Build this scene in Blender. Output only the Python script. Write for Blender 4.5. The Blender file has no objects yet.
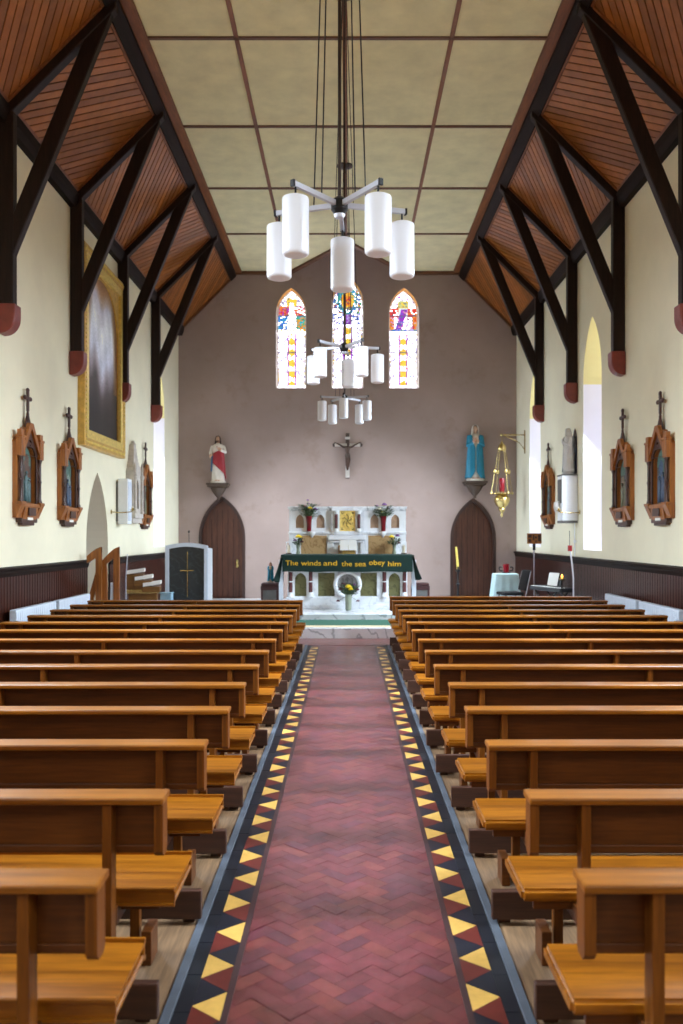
import bpy, bmesh, math, random
from mathutils import Vector, Matrix, Quaternion
random.seed(7)
S = bpy.context.scene
COL = S.collection
PI = math.pi

# ------------------------------------------------------------------ colours / materials
def lin(c):
    def f(v):
        v /= 255.0
        return v/12.92 if v <= 0.04045 else ((v+0.055)/1.055)**2.4
    return (f(c[0]), f(c[1]), f(c[2]), 1.0)

class NT:
    def __init__(s, name):
        s.m = bpy.data.materials.new(name); s.m.use_nodes = True
        s.t = s.m.node_tree; s.n = s.t.nodes; s.l = s.t.links
        s.b = s.n['Principled BSDF']
    def node(s, kind, **kw):
        n = s.n.new(kind)
        for k, v in kw.items(): setattr(n, k, v)
        return n
    def link(s, a, b): s.l.new(a, b)
    def coords(s, scale=(1,1,1), rot=(0,0,0), kind='Object'):
        tc = s.node('ShaderNodeTexCoord'); mp = s.node('ShaderNodeMapping')
        mp.inputs['Scale'].default_value = scale; mp.inputs['Rotation'].default_value = rot
        s.link(tc.outputs[kind], mp.inputs['Vector']); return mp.outputs['Vector']
    def noise(s, vec, scale, detail=4, rough=0.55):
        n = s.node('ShaderNodeTexNoise'); n.inputs['Scale'].default_value = scale
        n.inputs['Detail'].default_value = detail; n.inputs['Roughness'].default_value = rough
        if vec is not None: s.link(vec, n.inputs['Vector'])
        return n.outputs['Fac']
    def ramp(s, fac, stops):
        r = s.node('ShaderNodeValToRGB'); e = r.color_ramp.elements
        while len(e) < len(stops): e.new(0.5)
        for i, (p, c) in enumerate(stops): e[i].position = p; e[i].color = c
        s.link(fac, r.inputs['Fac']); return r.outputs['Color']
    def bump(s, h, strength=0.2, dist=0.01):
        b = s.node('ShaderNodeBump'); b.inputs['Strength'].default_value = strength
        b.inputs['Distance'].default_value = dist
        s.link(h, b.inputs['Height']); s.link(b.outputs['Normal'], s.b.inputs['Normal'])
    def mix(s, fac, a, b, mode='MIX'):
        m = s.node('ShaderNodeMix', data_type='RGBA', blend_type=mode)
        if isinstance(fac, float): m.inputs[0].default_value = fac
        else: s.link(fac, m.inputs[0])
        for i, v in ((6, a), (7, b)):
            if isinstance(v, tuple): m.inputs[i].default_value = v
            else: s.link(v, m.inputs[i])
        return m.outputs[2]

def plain(name, c, rough=0.5, metal=0.0, var=0.12, scale=8.0, emit=0.0, spec=0.5, bump=0.0):
    t = NT(name); a = lin(c)
    v = t.coords()
    lo = tuple(x*(1-var) for x in a[:3])+(1,); hi = tuple(min(1, x*(1+var)) for x in a[:3])+(1,)
    f = t.noise(v, scale)
    c_ = t.ramp(f, [(0.3, lo), (0.7, hi)])
    t.link(c_, t.b.inputs['Base Color'])
    t.b.inputs['Roughness'].default_value = rough; t.b.inputs['Metallic'].default_value = metal
    t.b.inputs['Specular IOR Level'].default_value = spec
    if emit:
        t.link(c_, t.b.inputs['Emission Color']); t.b.inputs['Emission Strength'].default_value = emit
    if bump: t.bump(f, bump)
    return t.m

def wood(name, dark, light, rough=0.35, axis='X', freq=1.0, spec=0.5, bump=0.08):
    t = NT(name)
    sc = {'X': (0.6, 9, 9), 'Y': (9, 0.6, 9), 'Z': (9, 9, 0.6)}[axis]
    v = t.coords(scale=tuple(k*freq for k in sc))
    n1 = t.noise(v, 2.0, 6, 0.6)
    v2 = t.coords(scale=tuple(k*freq*4 for k in sc))
    n2 = t.noise(v2, 2.5, 3, 0.5)
    a, b = lin(dark), lin(light)
    c1 = t.ramp(n1, [(0.30, a), (0.68, b)])
    c2 = t.ramp(n2, [(0.35, (0.72, 0.72, 0.72, 1)), (0.65, (1, 1, 1, 1))])
    c = t.mix(1.0, c1, c2, 'MULTIPLY')
    t.link(c, t.b.inputs['Base Color'])
    t.b.inputs['Roughness'].default_value = rough; t.b.inputs['Specular IOR Level'].default_value = spec
    t.bump(n1, bump, 0.004)
    return t.m

def plaster(name, c, var=0.06, stain=None, scale=0.7, rough=0.85):
    t = NT(name); v = t.coords()
    a = lin(c)
    n = t.noise(v, scale, 5, 0.6)
    lo = tuple(x*(1-var*1.6) for x in a[:3])+(1,); hi = tuple(min(1, x*(1+var)) for x in a[:3])+(1,)
    col = t.ramp(n, [(0.3, lo), (0.7, hi)])
    if stain:
        n2 = t.noise(v, 1.6, 8, 0.7)
        k = t.ramp(n2, [(0.56, (0, 0, 0, 1)), (0.68, (0.55, 0.55, 0.55, 1))])
        col = t.mix(k, col, lin(stain))
    t.link(col, t.b.inputs['Base Color']); t.b.inputs['Roughness'].default_value = rough
    t.b.inputs['Specular IOR Level'].default_value = 0.2
    n3 = t.noise(v, 25, 4, 0.6); t.bump(n3, 0.12, 0.01)
    return t.m

def attr_mat(name, rough=0.4, spec=0.5, emit=0.0, grain=None, bump=0.0, mul=0.25, coat=0.0):
    """colour comes from the mesh's own per-piece colours (tiles, boards, glass)."""
    t = NT(name); at = t.node('ShaderNodeAttribute', attribute_name='Col')
    c = at.outputs['Color']
    if grain:
        v = t.coords(scale=grain); n = t.noise(v, 2.0, 6, 0.6)
        k = t.ramp(n, [(0.3, (1-mul, 1-mul, 1-mul, 1)), (0.7, (1, 1, 1, 1))])
        c = t.mix(1.0, c, k, 'MULTIPLY')
        if bump: t.bump(n, bump, 0.004)
    t.link(c, t.b.inputs['Base Color'])
    t.b.inputs['Roughness'].default_value = rough; t.b.inputs['Specular IOR Level'].default_value = spec
    t.b.inputs['Coat Weight'].default_value = coat; t.b.inputs['Coat Roughness'].default_value = .24
    if emit:
        t.link(c, t.b.inputs['Emission Color']); t.b.inputs['Emission Strength'].default_value = emit
    return t.m

def marble(name, base, vein, scale=2.5, rough=0.25, amount=0.5):
    t = NT(name); v = t.coords()
    n0 = t.noise(v, scale, 6, 0.65)
    w = t.node('ShaderNodeTexWave', wave_type='BANDS', bands_direction='DIAGONAL')
    w.inputs['Scale'].default_value = scale*0.8; w.inputs['Distortion'].default_value = 14
    w.inputs['Detail'].default_value = 4; w.inputs['Detail Scale'].default_value = 1.6
    t.link(v, w.inputs['Vector'])
    k = t.ramp(w.outputs['Fac'], [(0.0, (amount, amount, amount, 1)), (0.14, (0.0, 0.0, 0.0, 1))])
    a = lin(base); lo = tuple(x*0.86 for x in a[:3])+(1,)
    c = t.ramp(n0, [(0.35, lo), (0.65, a)])
    c = t.mix(k, c, lin(vein))
    t.link(c, t.b.inputs['Base Color']); t.b.inputs['Roughness'].default_value = rough
    return t.m

# ------------------------------------------------------------------ mesh builder
class MB:
    def __init__(s): s.v = []; s.f = []; s.mi = []; s.col = []; s.cm = 0; s.cc = (1, 1, 1, 1)
    def mesh(s, vs, fs):
        o = len(s.v); s.v += [tuple(p) for p in vs]
        for f in fs:
            s.f.append([o+i for i in f]); s.mi.append(s.cm); s.col.append(s.cc)
    def box(s, x0, x1, y0, y1, z0, z1):
        if x0 > x1: x0, x1 = x1, x0
        if y0 > y1: y0, y1 = y1, y0
        v = [(x0,y0,z0),(x1,y0,z0),(x1,y1,z0),(x0,y1,z0),(x0,y0,z1),(x1,y0,z1),(x1,y1,z1),(x0,y1,z1)]
        s.mesh(v, [(0,3,2,1),(4,5,6,7),(0,1,5,4),(1,2,6,5),(2,3,7,6),(3,0,4,7)])
    def bevbox(s, x0, x1, y0, y1, z0, z1, b=0.006, seg=2):
        bm = bmesh.new(); bmesh.ops.create_cube(bm, size=1)
        for v in bm.verts:
            v.co = Vector(((x0+x1)/2+v.co.x*abs(x1-x0), (y0+y1)/2+v.co.y*abs(y1-y0), (z0+z1)/2+v.co.z*(z1-z0)))
        bmesh.ops.bevel(bm, geom=bm.edges[:], offset=b, segments=seg, affect='EDGES', profile=0.5)
        s.bm(bm)
    def bm(s, bm, free=True):
        bm.verts.index_update()
        s.mesh([v.co[:] for v in bm.verts], [[v.index for v in f.verts] for f in bm.faces])
        if free: bm.free()
    def data(s, me, M=None):
        s.mesh([(M @ v.co if M else v.co)[:] for v in me.vertices], [list(p.vertices) for p in me.polygons])
    def prism(s, pts, a0, a1, plane='XZ'):
        """closed polygon pts in a plane, pushed from a0 to a1 along the third axis."""
        def P(p, a):
            u, w = p
            return {'XZ': (u, a, w), 'YZ': (a, u, w), 'XY': (u, w, a)}[plane]
        n = len(pts)
        v = [P(p, a0) for p in pts]+[P(p, a1) for p in pts]
        s.mesh(v, [list(range(n)), list(range(2*n-1, n-1, -1))]+[(i, n+i, n+(i+1) % n, (i+1) % n) for i in range(n)])
    def tube(s, p0, p1, r0, r1=None, n=10, caps=True):
        r1 = r0 if r1 is None else r1
        p0, p1 = Vector(p0), Vector(p1); d = p1-p0
        if d.length < 1e-6: return
        d.normalize(); a = d.orthogonal().normalized(); b = d.cross(a)
        v = []
        for p, r in ((p0, r0), (p1, r1)):
            for i in range(n):
                t = 2*PI*i/n; v.append(p+a*math.cos(t)*r+b*math.sin(t)*r)
        f = [(i, (i+1) % n, n+(i+1) % n, n+i) for i in range(n)]
        if caps: f += [list(range(n-1, -1, -1)), list(range(n, 2*n))]
        s.mesh(v, f)
    def path(s, pts, r, n=8):
        """a smooth round bar through pts; r is one radius or one per point."""
        pts = [Vector(p) for p in pts]; k = len(pts)
        rs = r if isinstance(r, (list, tuple)) else [r]*k
        v = []; prev = None
        for i, p in enumerate(pts):
            d = (pts[min(i+1, k-1)]-pts[max(i-1, 0)]).normalized()
            if prev is None: a = d.orthogonal().normalized()
            else:
                a = prev-d*prev.dot(d)
                a = a.normalized() if a.length > 1e-5 else d.orthogonal().normalized()
            prev = a; b = d.cross(a)
            for j in range(n):
                t = 2*PI*j/n; v.append(p+a*math.cos(t)*rs[i]+b*math.sin(t)*rs[i])
        f = []
        for i in range(k-1):
            for j in range(n):
                f.append((i*n+j, i*n+(j+1) % n, (i+1)*n+(j+1) % n, (i+1)*n+j))
        f += [list(range(n-1, -1, -1)), list(range((k-1)*n, k*n))]
        s.mesh(v, f)
    def lathe(s, prof, c=(0, 0, 0), n=20, sx=1.0, sy=1.0, fold=0, amp=0.0):
        """prof: list of (radius, z); fold/amp ripple the surface (drapery)."""
        v = []
        for r, z in prof:
            for i in range(n):
                t = 2*PI*i/n; q = r*(1+amp*math.sin(fold*t+z*7))
                v.append((c[0]+q*sx*math.cos(t), c[1]+q*sy*math.sin(t), c[2]+z))
        k = len(prof); f = []
        for i in range(k-1):
            for j in range(n):
                f.append((i*n+j, i*n+(j+1) % n, (i+1)*n+(j+1) % n, (i+1)*n+j))
        f += [list(range(n-1, -1, -1)), list(range((k-1)*n, k*n))]
        s.mesh(v, f)
    def ball(s, c, r, sc=(1, 1, 1), n=12, m=8):
        bm = bmesh.new(); bmesh.ops.create_uvsphere(bm, u_segments=n, v_segments=m, radius=r)
        for v in bm.verts: v.co = Vector((c[0]+v.co.x*sc[0], c[1]+v.co.y*sc[1], c[2]+v.co.z*sc[2]))
        s.bm(bm)
    def xf(s, M):
        s.v = [(M @ Vector(p))[:] for p in s.v]; return s
    def build(s, name, mats, parent=None, smooth=False, kind=None, auto=None):
        me = bpy.data.meshes.new(name); me.from_pydata(s.v, [], s.f)
        mats = mats if isinstance(mats, (list, tuple)) else [mats]
        for m in mats: me.materials.append(m)
        me.polygons.foreach_set('material_index', s.mi)
        if any(c != (1, 1, 1, 1) for c in s.col):
            at = me.color_attributes.new('Col', 'FLOAT_COLOR', 'CORNER'); i = 0
            for p in me.polygons:
                for _ in p.loop_indices: at.data[i].color = s.col[p.index]; i += 1
        me.update()
        bm = bmesh.new(); bm.from_mesh(me); bmesh.ops.recalc_face_normals(bm, faces=bm.faces[:]); bm.to_mesh(me); bm.free()
        if smooth: me.polygons.foreach_set('use_smooth', [True]*len(me.polygons))
        if auto: me.set_sharp_from_angle(angle=math.radians(auto))
        o = bpy.data.objects.new(name, me); COL.objects.link(o)
        if parent: o.parent = parent
        if kind: o['kind'] = kind
        return o

def plate(outer, holes, depth, bevel=0.0):
    """mesh of a flat shape with holes, lying in XY, from z=0 to z=depth."""
    cu = bpy.data.curves.new('shape', 'CURVE'); cu.dimensions = '2D'; cu.fill_mode = 'BOTH'; cu.extrude = depth/2
    cu.bevel_depth = bevel
    for loop in [outer]+list(holes):
        sp = cu.splines.new('POLY'); sp.points.add(len(loop)-1); sp.use_cyclic_u = True
        for i, p in enumerate(loop): sp.points[i].co = (p[0], p[1], 0, 1)
    o = bpy.data.objects.new('shape', cu); COL.objects.link(o)
    dg = bpy.context.evaluated_depsgraph_get()
    me = bpy.data.meshes.new_from_object(o.evaluated_get(dg))
    bpy.data.objects.remove(o); bpy.data.curves.remove(cu)
    for v in me.vertices: v.co.z += depth/2
    return me
MXZ = Matrix(((1,0,0,0),(0,0,-1,0),(0,1,0,0),(0,0,0,1)))   # shape x,y -> X,Z ; thickness towards -Y
MYZ = Matrix(((0,0,1,0),(1,0,0,0),(0,1,0,0),(0,0,0,1)))    # shape x,y -> Y,Z ; thickness towards +X
def T(x, y, z): return Matrix.Translation((x, y, z))
def RZ(a): return Matrix.Rotation(a, 4, 'Z')

def arch(w, z0, zs, za, cx=0.0, n=10):
    """outline of a pointed arch: half width w, bottom z0, springing zs, apex za."""
    r = za-zs; R = (w*w+r*r)/(2*w); c = w-R
    a1 = math.atan2(r, -c)
    pts = [(cx-w, z0), (cx+w, z0)]
    for i in range(n+1):
        a = a1*i/n; pts.append((cx+c+R*math.cos(a), zs+R*math.sin(a)))
    for i in range(n-1, -1, -1):
        a = a1*i/n; pts.append((cx-c-R*math.cos(a), zs+R*math.sin(a)))
    return pts

def thing(name, label, cat, loc=(0, 0, 0), rz=0.0, group=None):
    o = bpy.data.objects.new(name, None); o.empty_display_size = 0.1; COL.objects.link(o)
    o.location = loc; o.rotation_euler = (0, 0, rz); o['label'] = label; o['category'] = cat
    if group: o['group'] = group
    return o
def tag(o, label, cat, group=None):
    o['label'] = label; o['category'] = cat
    if group: o['group'] = group
    return o
def kids(o): return [c for c in bpy.data.objects if c.parent == o]
def dup(root, loc, rz, label, mirror=False):
    r = root.copy(); COL.objects.link(r); r.location = loc; r.rotation_euler = (0, 0, rz); r['label'] = label
    for ch in kids(root):
        c = ch.copy(); COL.objects.link(c); c.parent = r
        for g in kids(ch):
            d = g.copy(); COL.objects.link(d); d.parent = c
    return r
def lab(o, t): o['label'] = t; return o

def remeshed(mb, voxel, smooth=2):
    """fuse the builder's overlapping volumes into one continuous skin."""
    me = bpy.data.meshes.new('fuse'); me.from_pydata(mb.v, [], mb.f); me.update()
    bm = bmesh.new(); bm.from_mesh(me); bmesh.ops.recalc_face_normals(bm, faces=bm.faces[:]); bm.to_mesh(me); bm.free()
    o = bpy.data.objects.new('fuse', me); COL.objects.link(o)
    m = o.modifiers.new('r', 'REMESH'); m.mode = 'VOXEL'; m.voxel_size = voxel
    if smooth:
        q = o.modifiers.new('s', 'SMOOTH'); q.factor = 0.5; q.iterations = smooth
    dg = bpy.context.evaluated_depsgraph_get()
    out = bpy.data.meshes.new_from_object(o.evaluated_get(dg))
    bpy.data.objects.remove(o); bpy.data.meshes.remove(me)
    return out

# ------------------------------------------------------------------ materials
M = {}
M['wall'] = plaster('cream_plaster', (237, 229, 202), 0.05)
M['wallback'] = plaster('mauve_plaster', (163, 142, 133), 0.07, stain=(146, 123, 112))
M['niche'] = plaster('niche_plaster', (158, 153, 166), 0.05)
M['reveal'] = plaster('reveal_plaster', (240, 236, 228), 0.03)
M['yellowreveal'] = plaster('yellow_glow_reveal', (238, 224, 160), 0.05)
M['whitereveal'] = plaster('white_reveal', (240, 236, 244), 0.03)
M['ochre'] = plaster('orange_glow_plaster', (226, 170, 96), 0.08)
M['ceil'] = plaster('ceiling_board', (226, 216, 174), 0.07, scale=2.5)
M['trim'] = wood('brown_trim', (112, 62, 28), (150, 88, 42), 0.5, 'Y')
M['trimx'] = wood('brown_trim_cross', (84, 48, 24), (116, 68, 34), 0.5, 'X')
M['timber'] = wood('dark_timber', (26, 15, 11), (44, 27, 20), 0.5, 'Z', spec=.22)
M['timbery'] = wood('dark_timber_plate', (24, 15, 11), (40, 26, 20), 0.6, 'Y', spec=.12)
M['corbel'] = plain('red_painted_corbel', (122, 48, 38), 0.4, var=0.18)
M['board'] = attr_mat('ceiling_boards', 0.42, 0.4, grain=(3, 3, 3), mul=0.3)
M['gap'] = plain('board_gap', (20, 10, 6), 0.9)
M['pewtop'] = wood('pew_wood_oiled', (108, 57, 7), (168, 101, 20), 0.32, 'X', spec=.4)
M['pewpanel'] = wood('pew_wood_shaded', (70, 34, 9), (106, 57, 17), 0.38, 'X', spec=.35)  # darker copy of the pew wood, shade on the backs put into the colour
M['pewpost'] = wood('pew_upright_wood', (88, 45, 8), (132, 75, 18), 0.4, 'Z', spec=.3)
M['kneel'] = wood('kneeler_wood', (52, 28, 18), (80, 46, 30), 0.5, 'X')
M['wains'] = wood('wainscot_wood', (44, 17, 10), (78, 35, 22), 0.3, 'Z', spec=.22)
M['tile'] = attr_mat('quarry_tiles', 0.34, 0.7, grain=(4, 4, 4), bump=0.05, mul=0.42, coat=.55)
M['grout'] = plain('tile_joint', (96, 48, 50), 0.5)
M['band'] = attr_mat('border_tiles', 0.4, 0.5, grain=(9, 9, 9), mul=0.2)
M['floorwood'] = wood('worn_floor', (104, 78, 54), (144, 112, 80), 0.55, 'Y', 1.2)
M['kerb'] = plain('grey_kerb', (72, 77, 86), 0.7, var=0.15)
M['marble'] = marble('white_marble', (240, 243, 248), (122, 130, 138), 1.6, 0.22, 0.6)
M['marble2'] = marble('white_altar_marble', (244, 248, 253), (178, 186, 198), 2.2, 0.25, 0.35)
M['greenmarble'] = marble('green_marble', (112, 110, 74), (58, 60, 36), 4, 0.25, 0.6)
M['tanmarble'] = marble('tan_marble', (190, 156, 108), (128, 90, 52), 3.5, 0.3, 0.6)
M['pinkmarble'] = marble('pink_marble', (178, 146, 120), (140, 104, 84), 6, 0.3, 0.4)
M['redmarble'] = marble('red_marble', (104, 62, 64), (70, 36, 40), 9, 0.25, 0.5)
M['carpet'] = plain('green_carpet', (30, 84, 64), 0.95, var=0.15, scale=60)
M['strip'] = plain('tan_carpet_edge', (206, 186, 150), 0.9, var=0.08)
M['gold'] = plain('gilt', (240, 206, 116), 0.32, 0.35, var=0.25, scale=20)
M['goldpaint'] = plain('gold_frame', (214, 172, 88), 0.38, 0.4, var=0.2, scale=12)
M['brass'] = plain('polished_brass', (204, 180, 116), 0.25, 0.85, var=0.15)
M['bronze'] = plain('dark_bronze', (72, 50, 38), 0.4, 0.4, var=0.2)
M['iron'] = plain('black_iron', (24, 22, 22), 0.45, 0.4, var=0.1)
M['chrome'] = plain('brushed_aluminium', (196, 196, 206), 0.35, 0.4, var=0.05)
M['shade'] = plain('opal_glass', (222, 222, 228), 0.35, 0, var=0.01, emit=0.12)
M['rod'] = plain('brown_rod', (58, 44, 36), 0.4, 0.5)
M['wire'] = plain('stay_wire', (62, 58, 54), 0.4, 0.6)
M['station'] = wood('station_oak', (124, 68, 22), (184, 112, 44), 0.4, 'Z')
M['stationdark'] = wood('station_dark', (52, 28, 20), (84, 46, 30), 0.4, 'Z')
M['white'] = plain('white_paint', (238, 240, 244), 0.45, var=0.03)
M['bluewhite'] = plain('bluish_white_paint', (206, 214, 226), 0.45, var=0.04)
M['palestone'] = plaster('pale_stone', (198, 188, 178), 0.12, scale=6)
M['slitshadow'] = plain('dark_blue_glass_and_shadow', (30, 34, 62), 0.2)
M['greycloth'] = plain('grey_grille', (104, 102, 98), 0.7)
M['door'] = wood('door_wood', (66, 34, 18), (96, 52, 30), 0.45, 'Z')
M['doorframe'] = wood('door_frame_wood', (48, 28, 22), (70, 44, 34), 0.45, 'Z')
M['cloth'] = plain('dark_green_cloth', (6, 40, 33), 0.9, var=0.2)
M['letter'] = plain('gold_lettering', (226, 178, 36), 0.6, var=0.05)
M['skin'] = plain('painted_skin', (206, 164, 136), 0.5, var=0.05)
M['hair'] = plain('painted_brown_hair', (70, 44, 30), 0.6)
M['robe'] = plain('painted_cream_robe', (222, 212, 198), 0.5, var=0.06)
M['redcloth'] = plain('painted_red_mantle', (150, 32, 42), 0.5)
M['bluecloth'] = plain('painted_blue_mantle', (18, 122, 150), 0.5, var=0.12)
M['bluesash'] = plain('painted_blue_sash', (40, 96, 140), 0.5)
M['statuegrey'] = plain('pale_plaster_figure', (206, 202, 198), 0.6, var=0.08)
M['socle'] = plain('bracket_brown', (74, 56, 42), 0.55, var=0.2)
M['crosswood'] = wood('cross_wood', (58, 42, 34), (84, 64, 52), 0.4, 'Z')
M['crosspale'] = plain('pale_metal_tip', (206, 198, 190), 0.35, 0.3)
M['redvase'] = plain('red_glazed_vase', (120, 24, 34), 0.2)
M['redglass'] = plain('red_glass', (130, 14, 28), 0.12, emit=0.15)
M['glass'] = plain('vase_glass', (150, 160, 140), 0.1)
M['leaf'] = plain('leaf_green', (48, 70, 36), 0.6, var=0.35, scale=30)
M['stem'] = plain('stem_green', (70, 92, 50), 0.6)
M['yellowflower'] = plain('yellow_petals', (238, 206, 22), 0.6)
M['purpleflower'] = plain('purple_petals', (110, 60, 124), 0.6)
M['darkflower'] = plain('dark_red_petals', (84, 26, 44), 0.6)
M['whiteflower'] = plain('pale_petals', (220, 214, 190), 0.6)
M['wax'] = plain('candle_wax', (232, 220, 196), 0.5)
M['yellowwax'] = plain('yellow_wax', (222, 196, 92), 0.5)
M['tablecloth'] = plain('pale_aqua_cloth', (188, 212, 214), 0.8, var=0.06)
M['black'] = plain('black_plastic', (22, 22, 24), 0.45)
M['blackcloth'] = plain('black_upholstery', (26, 26, 28), 0.8)
M['paper'] = plain('white_paper', (236, 234, 228), 0.7, var=0.02)
M['slab'] = marble('dark_slab', (46, 50, 52), (78, 88, 90), 3.5, 0.3, 0.3)
M['seatred'] = plain('dark_red_wood', (66, 30, 28), 0.5)
M['signred'] = plain('red_plastic', (170, 30, 34), 0.4)
M['bluebox'] = plain('pale_blue_paint', (142, 176, 196), 0.5)
M['organ'] = wood('gold_brown_wood', (96, 62, 24), (140, 94, 40), 0.4, 'X')
M['flame'] = plain('candle_flame', (255, 170, 60), 0.5, emit=6.0)
M['lead'] = plain('window_lead', (60, 60, 64), 0.6)

DAY_W = {-0.6: 150.0, 4.4: 350.0, 9.4: 780.0, 16.55: 520.0, 21.6: 400.0, 21.5: 400.0}
# ================================================================== THE SETTING
XW, YB, YF, ZC, XC, ZE = 4.6, 23.95, -3.0, 9.07, 3.03, 7.5
CH = 0.19      # chancel floor level
ST = 'structure'

# ---- floor: herringbone tiles of the aisle, tile border, worn boards under the pews
mb = MB(); mb.box(-XW, XW, YF, 16.23, -0.05, -0.004)
mb.build('floor', M['grout'], kind=ST)
mb = MB()
L, W_, g = 0.16, 0.08, 0.003
rot = math.radians(45); ca, sa = math.cos(rot), math.sin(rot)
def hb(px, py, w, h):
    x0, x1, y0, y1 = px+g/2, px+w-g/2, py+g/2, py+h-g/2
    vs = []
    for (x, y) in ((x0, y0), (x1, y0), (x1, y1), (x0, y1)):
        X = (x*ca-y*sa); Y = (x*sa+y*ca)+2.2
        vs.append((X, Y))
    if max(v[0] for v in vs) < -0.53 or min(v[0] for v in vs) > 0.53: return
    if max(v[1] for v in vs) < 2.0 or max(v[1] for v in vs) > 16.25: return
    k = random.uniform(0.82, 1.14); r = random.random()
    base = lin((112, 47, 53)) if r < 0.6 else (lin((120, 54, 52)) if r < 0.82 else lin((102, 46, 58)))
    mb.cc = (base[0]*k, base[1]*k, base[2]*k, 1)
    n = len(mb.v); dz = random.uniform(-0.0008, 0.0008)
    mb.mesh([(vx, vy, dz+random.uniform(-0.0011, 0.0011)) for vx, vy in vs], [(0, 1, 2, 3)])
for d in range(-14, 15):
    for q in range(-10, 300):
        if (d+q) % 2: continue
        x, y = (q+d)//2, (q-d)//2
        if d % 4 == 0: hb(x*W_, y*W_, L, W_)
        elif d % 4 == 3: hb(x*W_, y*W_, W_, L)
mb.build('floor', M['tile'], kind=ST)
# plain cross passage in front of the chancel step
mb = MB(); mb.cc = lin((112, 52, 48))
for i in range(-30, 30):
    for j in range(7):
        k = random.uniform(0.85, 1.12); c = lin((118, 56, 52)); mb.cc = (c[0]*k, c[1]*k, c[2]*k, 1)
        mb.box(i*.155+.002, i*.155+.153, 15.22+j*.155, 15.22+j*.155+.151, -0.003, 0.003)
mb.build('floor', M['tile'], kind=ST)
# patterned border strips, one each side
C_Y, C_R, C_K = lin((214, 168, 84)), lin((98, 36, 30)), lin((22, 26, 38))
for n, s in enumerate((-1, 1)):
    mb = MB(); z = 0.004; st = 0.1105
    xi, xo = 0.500, 0.627
    i = 0; y = 2.2 + (0.02 if s < 0 else 0.09)
    while y+2*st < 15.22:
        mb.cc = (C_K, C_R, C_Y)[i % 3]
        a, b = (xi, xo) if i % 2 else (xo, xi)
        mb.mesh([(s*a, y+.002, z), (s*a, y+2*st-.002, z), (s*b, y+st, z)], [(0, 1, 2)])
        y += st; i += 1
    mb.cc = lin((64, 42, 44)); mb.box(s*.472, s*.4995, 2.0, 15.2, -.003, .0035)
    mb.cc = lin((22, 26, 34))
    yy = 2.0
    while yy < 15.2:
        mb.box(s*.628, s*.692, yy+.002, min(yy+.3, 15.2)-.002, -.003, .004); yy += .3
    mb.cc = lin((30, 26, 30)); mb.box(s*.4995, s*.628, 2.0, 15.2, -.004, .001)
    mb.build('trim_%d' % (n+1), M['band'], kind=ST)
    k = MB(); k.bevbox(s*.693, s*.735, 2.0, 15.2, -.02, .012, .004); k.build('trim_%d' % (n+3), M['kerb'], kind=ST)
    w = MB(); w.box(s*.735, s*XW, YF, 15.22, -.03, .002); w.build('floor', M['floorwood'], kind=ST)
# chancel: first step with carpet, second step under the altar
mb = MB(); mb.bevbox(-XW, XW, 16.23, 16.62, -.02, CH, .006); 
mb.build('floor', M['marble'], kind=ST)
mb = MB(); mb.box(-XW, XW, 16.52, YB+.3, -.02, CH); mb.build('floor', M['marble'], kind=ST)
mb = MB(); mb.bevbox(-2.3, 2.3, 16.40, 16.66, CH, CH+.008, .003); mb.build('trim_5', M['strip'], kind=ST)
mb = MB(); mb.bevbox(-2.3, 2.3, 16.66, 17.75, CH, CH+.012, .004); mb.build('floor', M['carpet'], kind=ST)
mb = MB(); mb.bevbox(-2.2, 2.2, 17.77, 20.6, CH, CH+.12, .008); mb.build('floor', M['marble'], kind=ST)

# ---- side walls with lancet openings
WIN = dict(w=.62, z0=1.62, zs=4.85, za=6.03)
ys_r = [-0.6, 4.4, 9.4, 16.55, 21.6]; ys_l = [-0.6, 4.4, 9.4, 21.5]  # the three nearest on each wall are unseen, added to light the nave
def wall_side(s, ys, name, extra):
    out = [(YF-.3, -.05), (YB+.4, -.05), (YB+.4, 7.62), (YF-.3, 7.62)]
    holes = [arch(WIN['w'], WIN['z0'], WIN['zs'], WIN['za'], y, 10) for y in ys]+extra
    mb = MB(); mb.data(plate(out, holes, .5), T(XW if s > 0 else -XW-.5, 0, 0) @ MYZ)
    mb.build(name, M['wall'], kind=ST)
wall_side(1, ys_r, 'wall_right', [])
wall_side(-1, ys_l, 'wall_left', [arch(.70, .0, 1.72, 3.06, 16.19, 12)])
mb = MB(); mb.box(-XW-.55, -XW-.48, 15.2, 17.2, -.05, 3.3); mb.build('wall_left_recess', M['niche'], kind=ST)
nwin = 4
def pane_mat(name, c, e):
    t = NT(name); t.b.inputs['Base Color'].default_value = (.8, .8, .8, 1)
    t.b.inputs['Emission Color'].default_value = lin(c); t.b.inputs['Emission Strength'].default_value = e
    v = t.coords(); n = t.noise(v, 3.0)
    k = t.ramp(n, [(.3, tuple(x*.85 for x in lin(c)[:3])+(1,)), (.7, lin(c))]); t.link(k, t.b.inputs['Emission Color'])
    return t.m
SIDE_E = 1.7
M['dayR'] = pane_mat('daylit_clear_glass', (236, 242, 255), SIDE_E)
M['dayL'] = pane_mat('daylit_clear_glass_pale', (236, 242, 255), SIDE_E)
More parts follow.
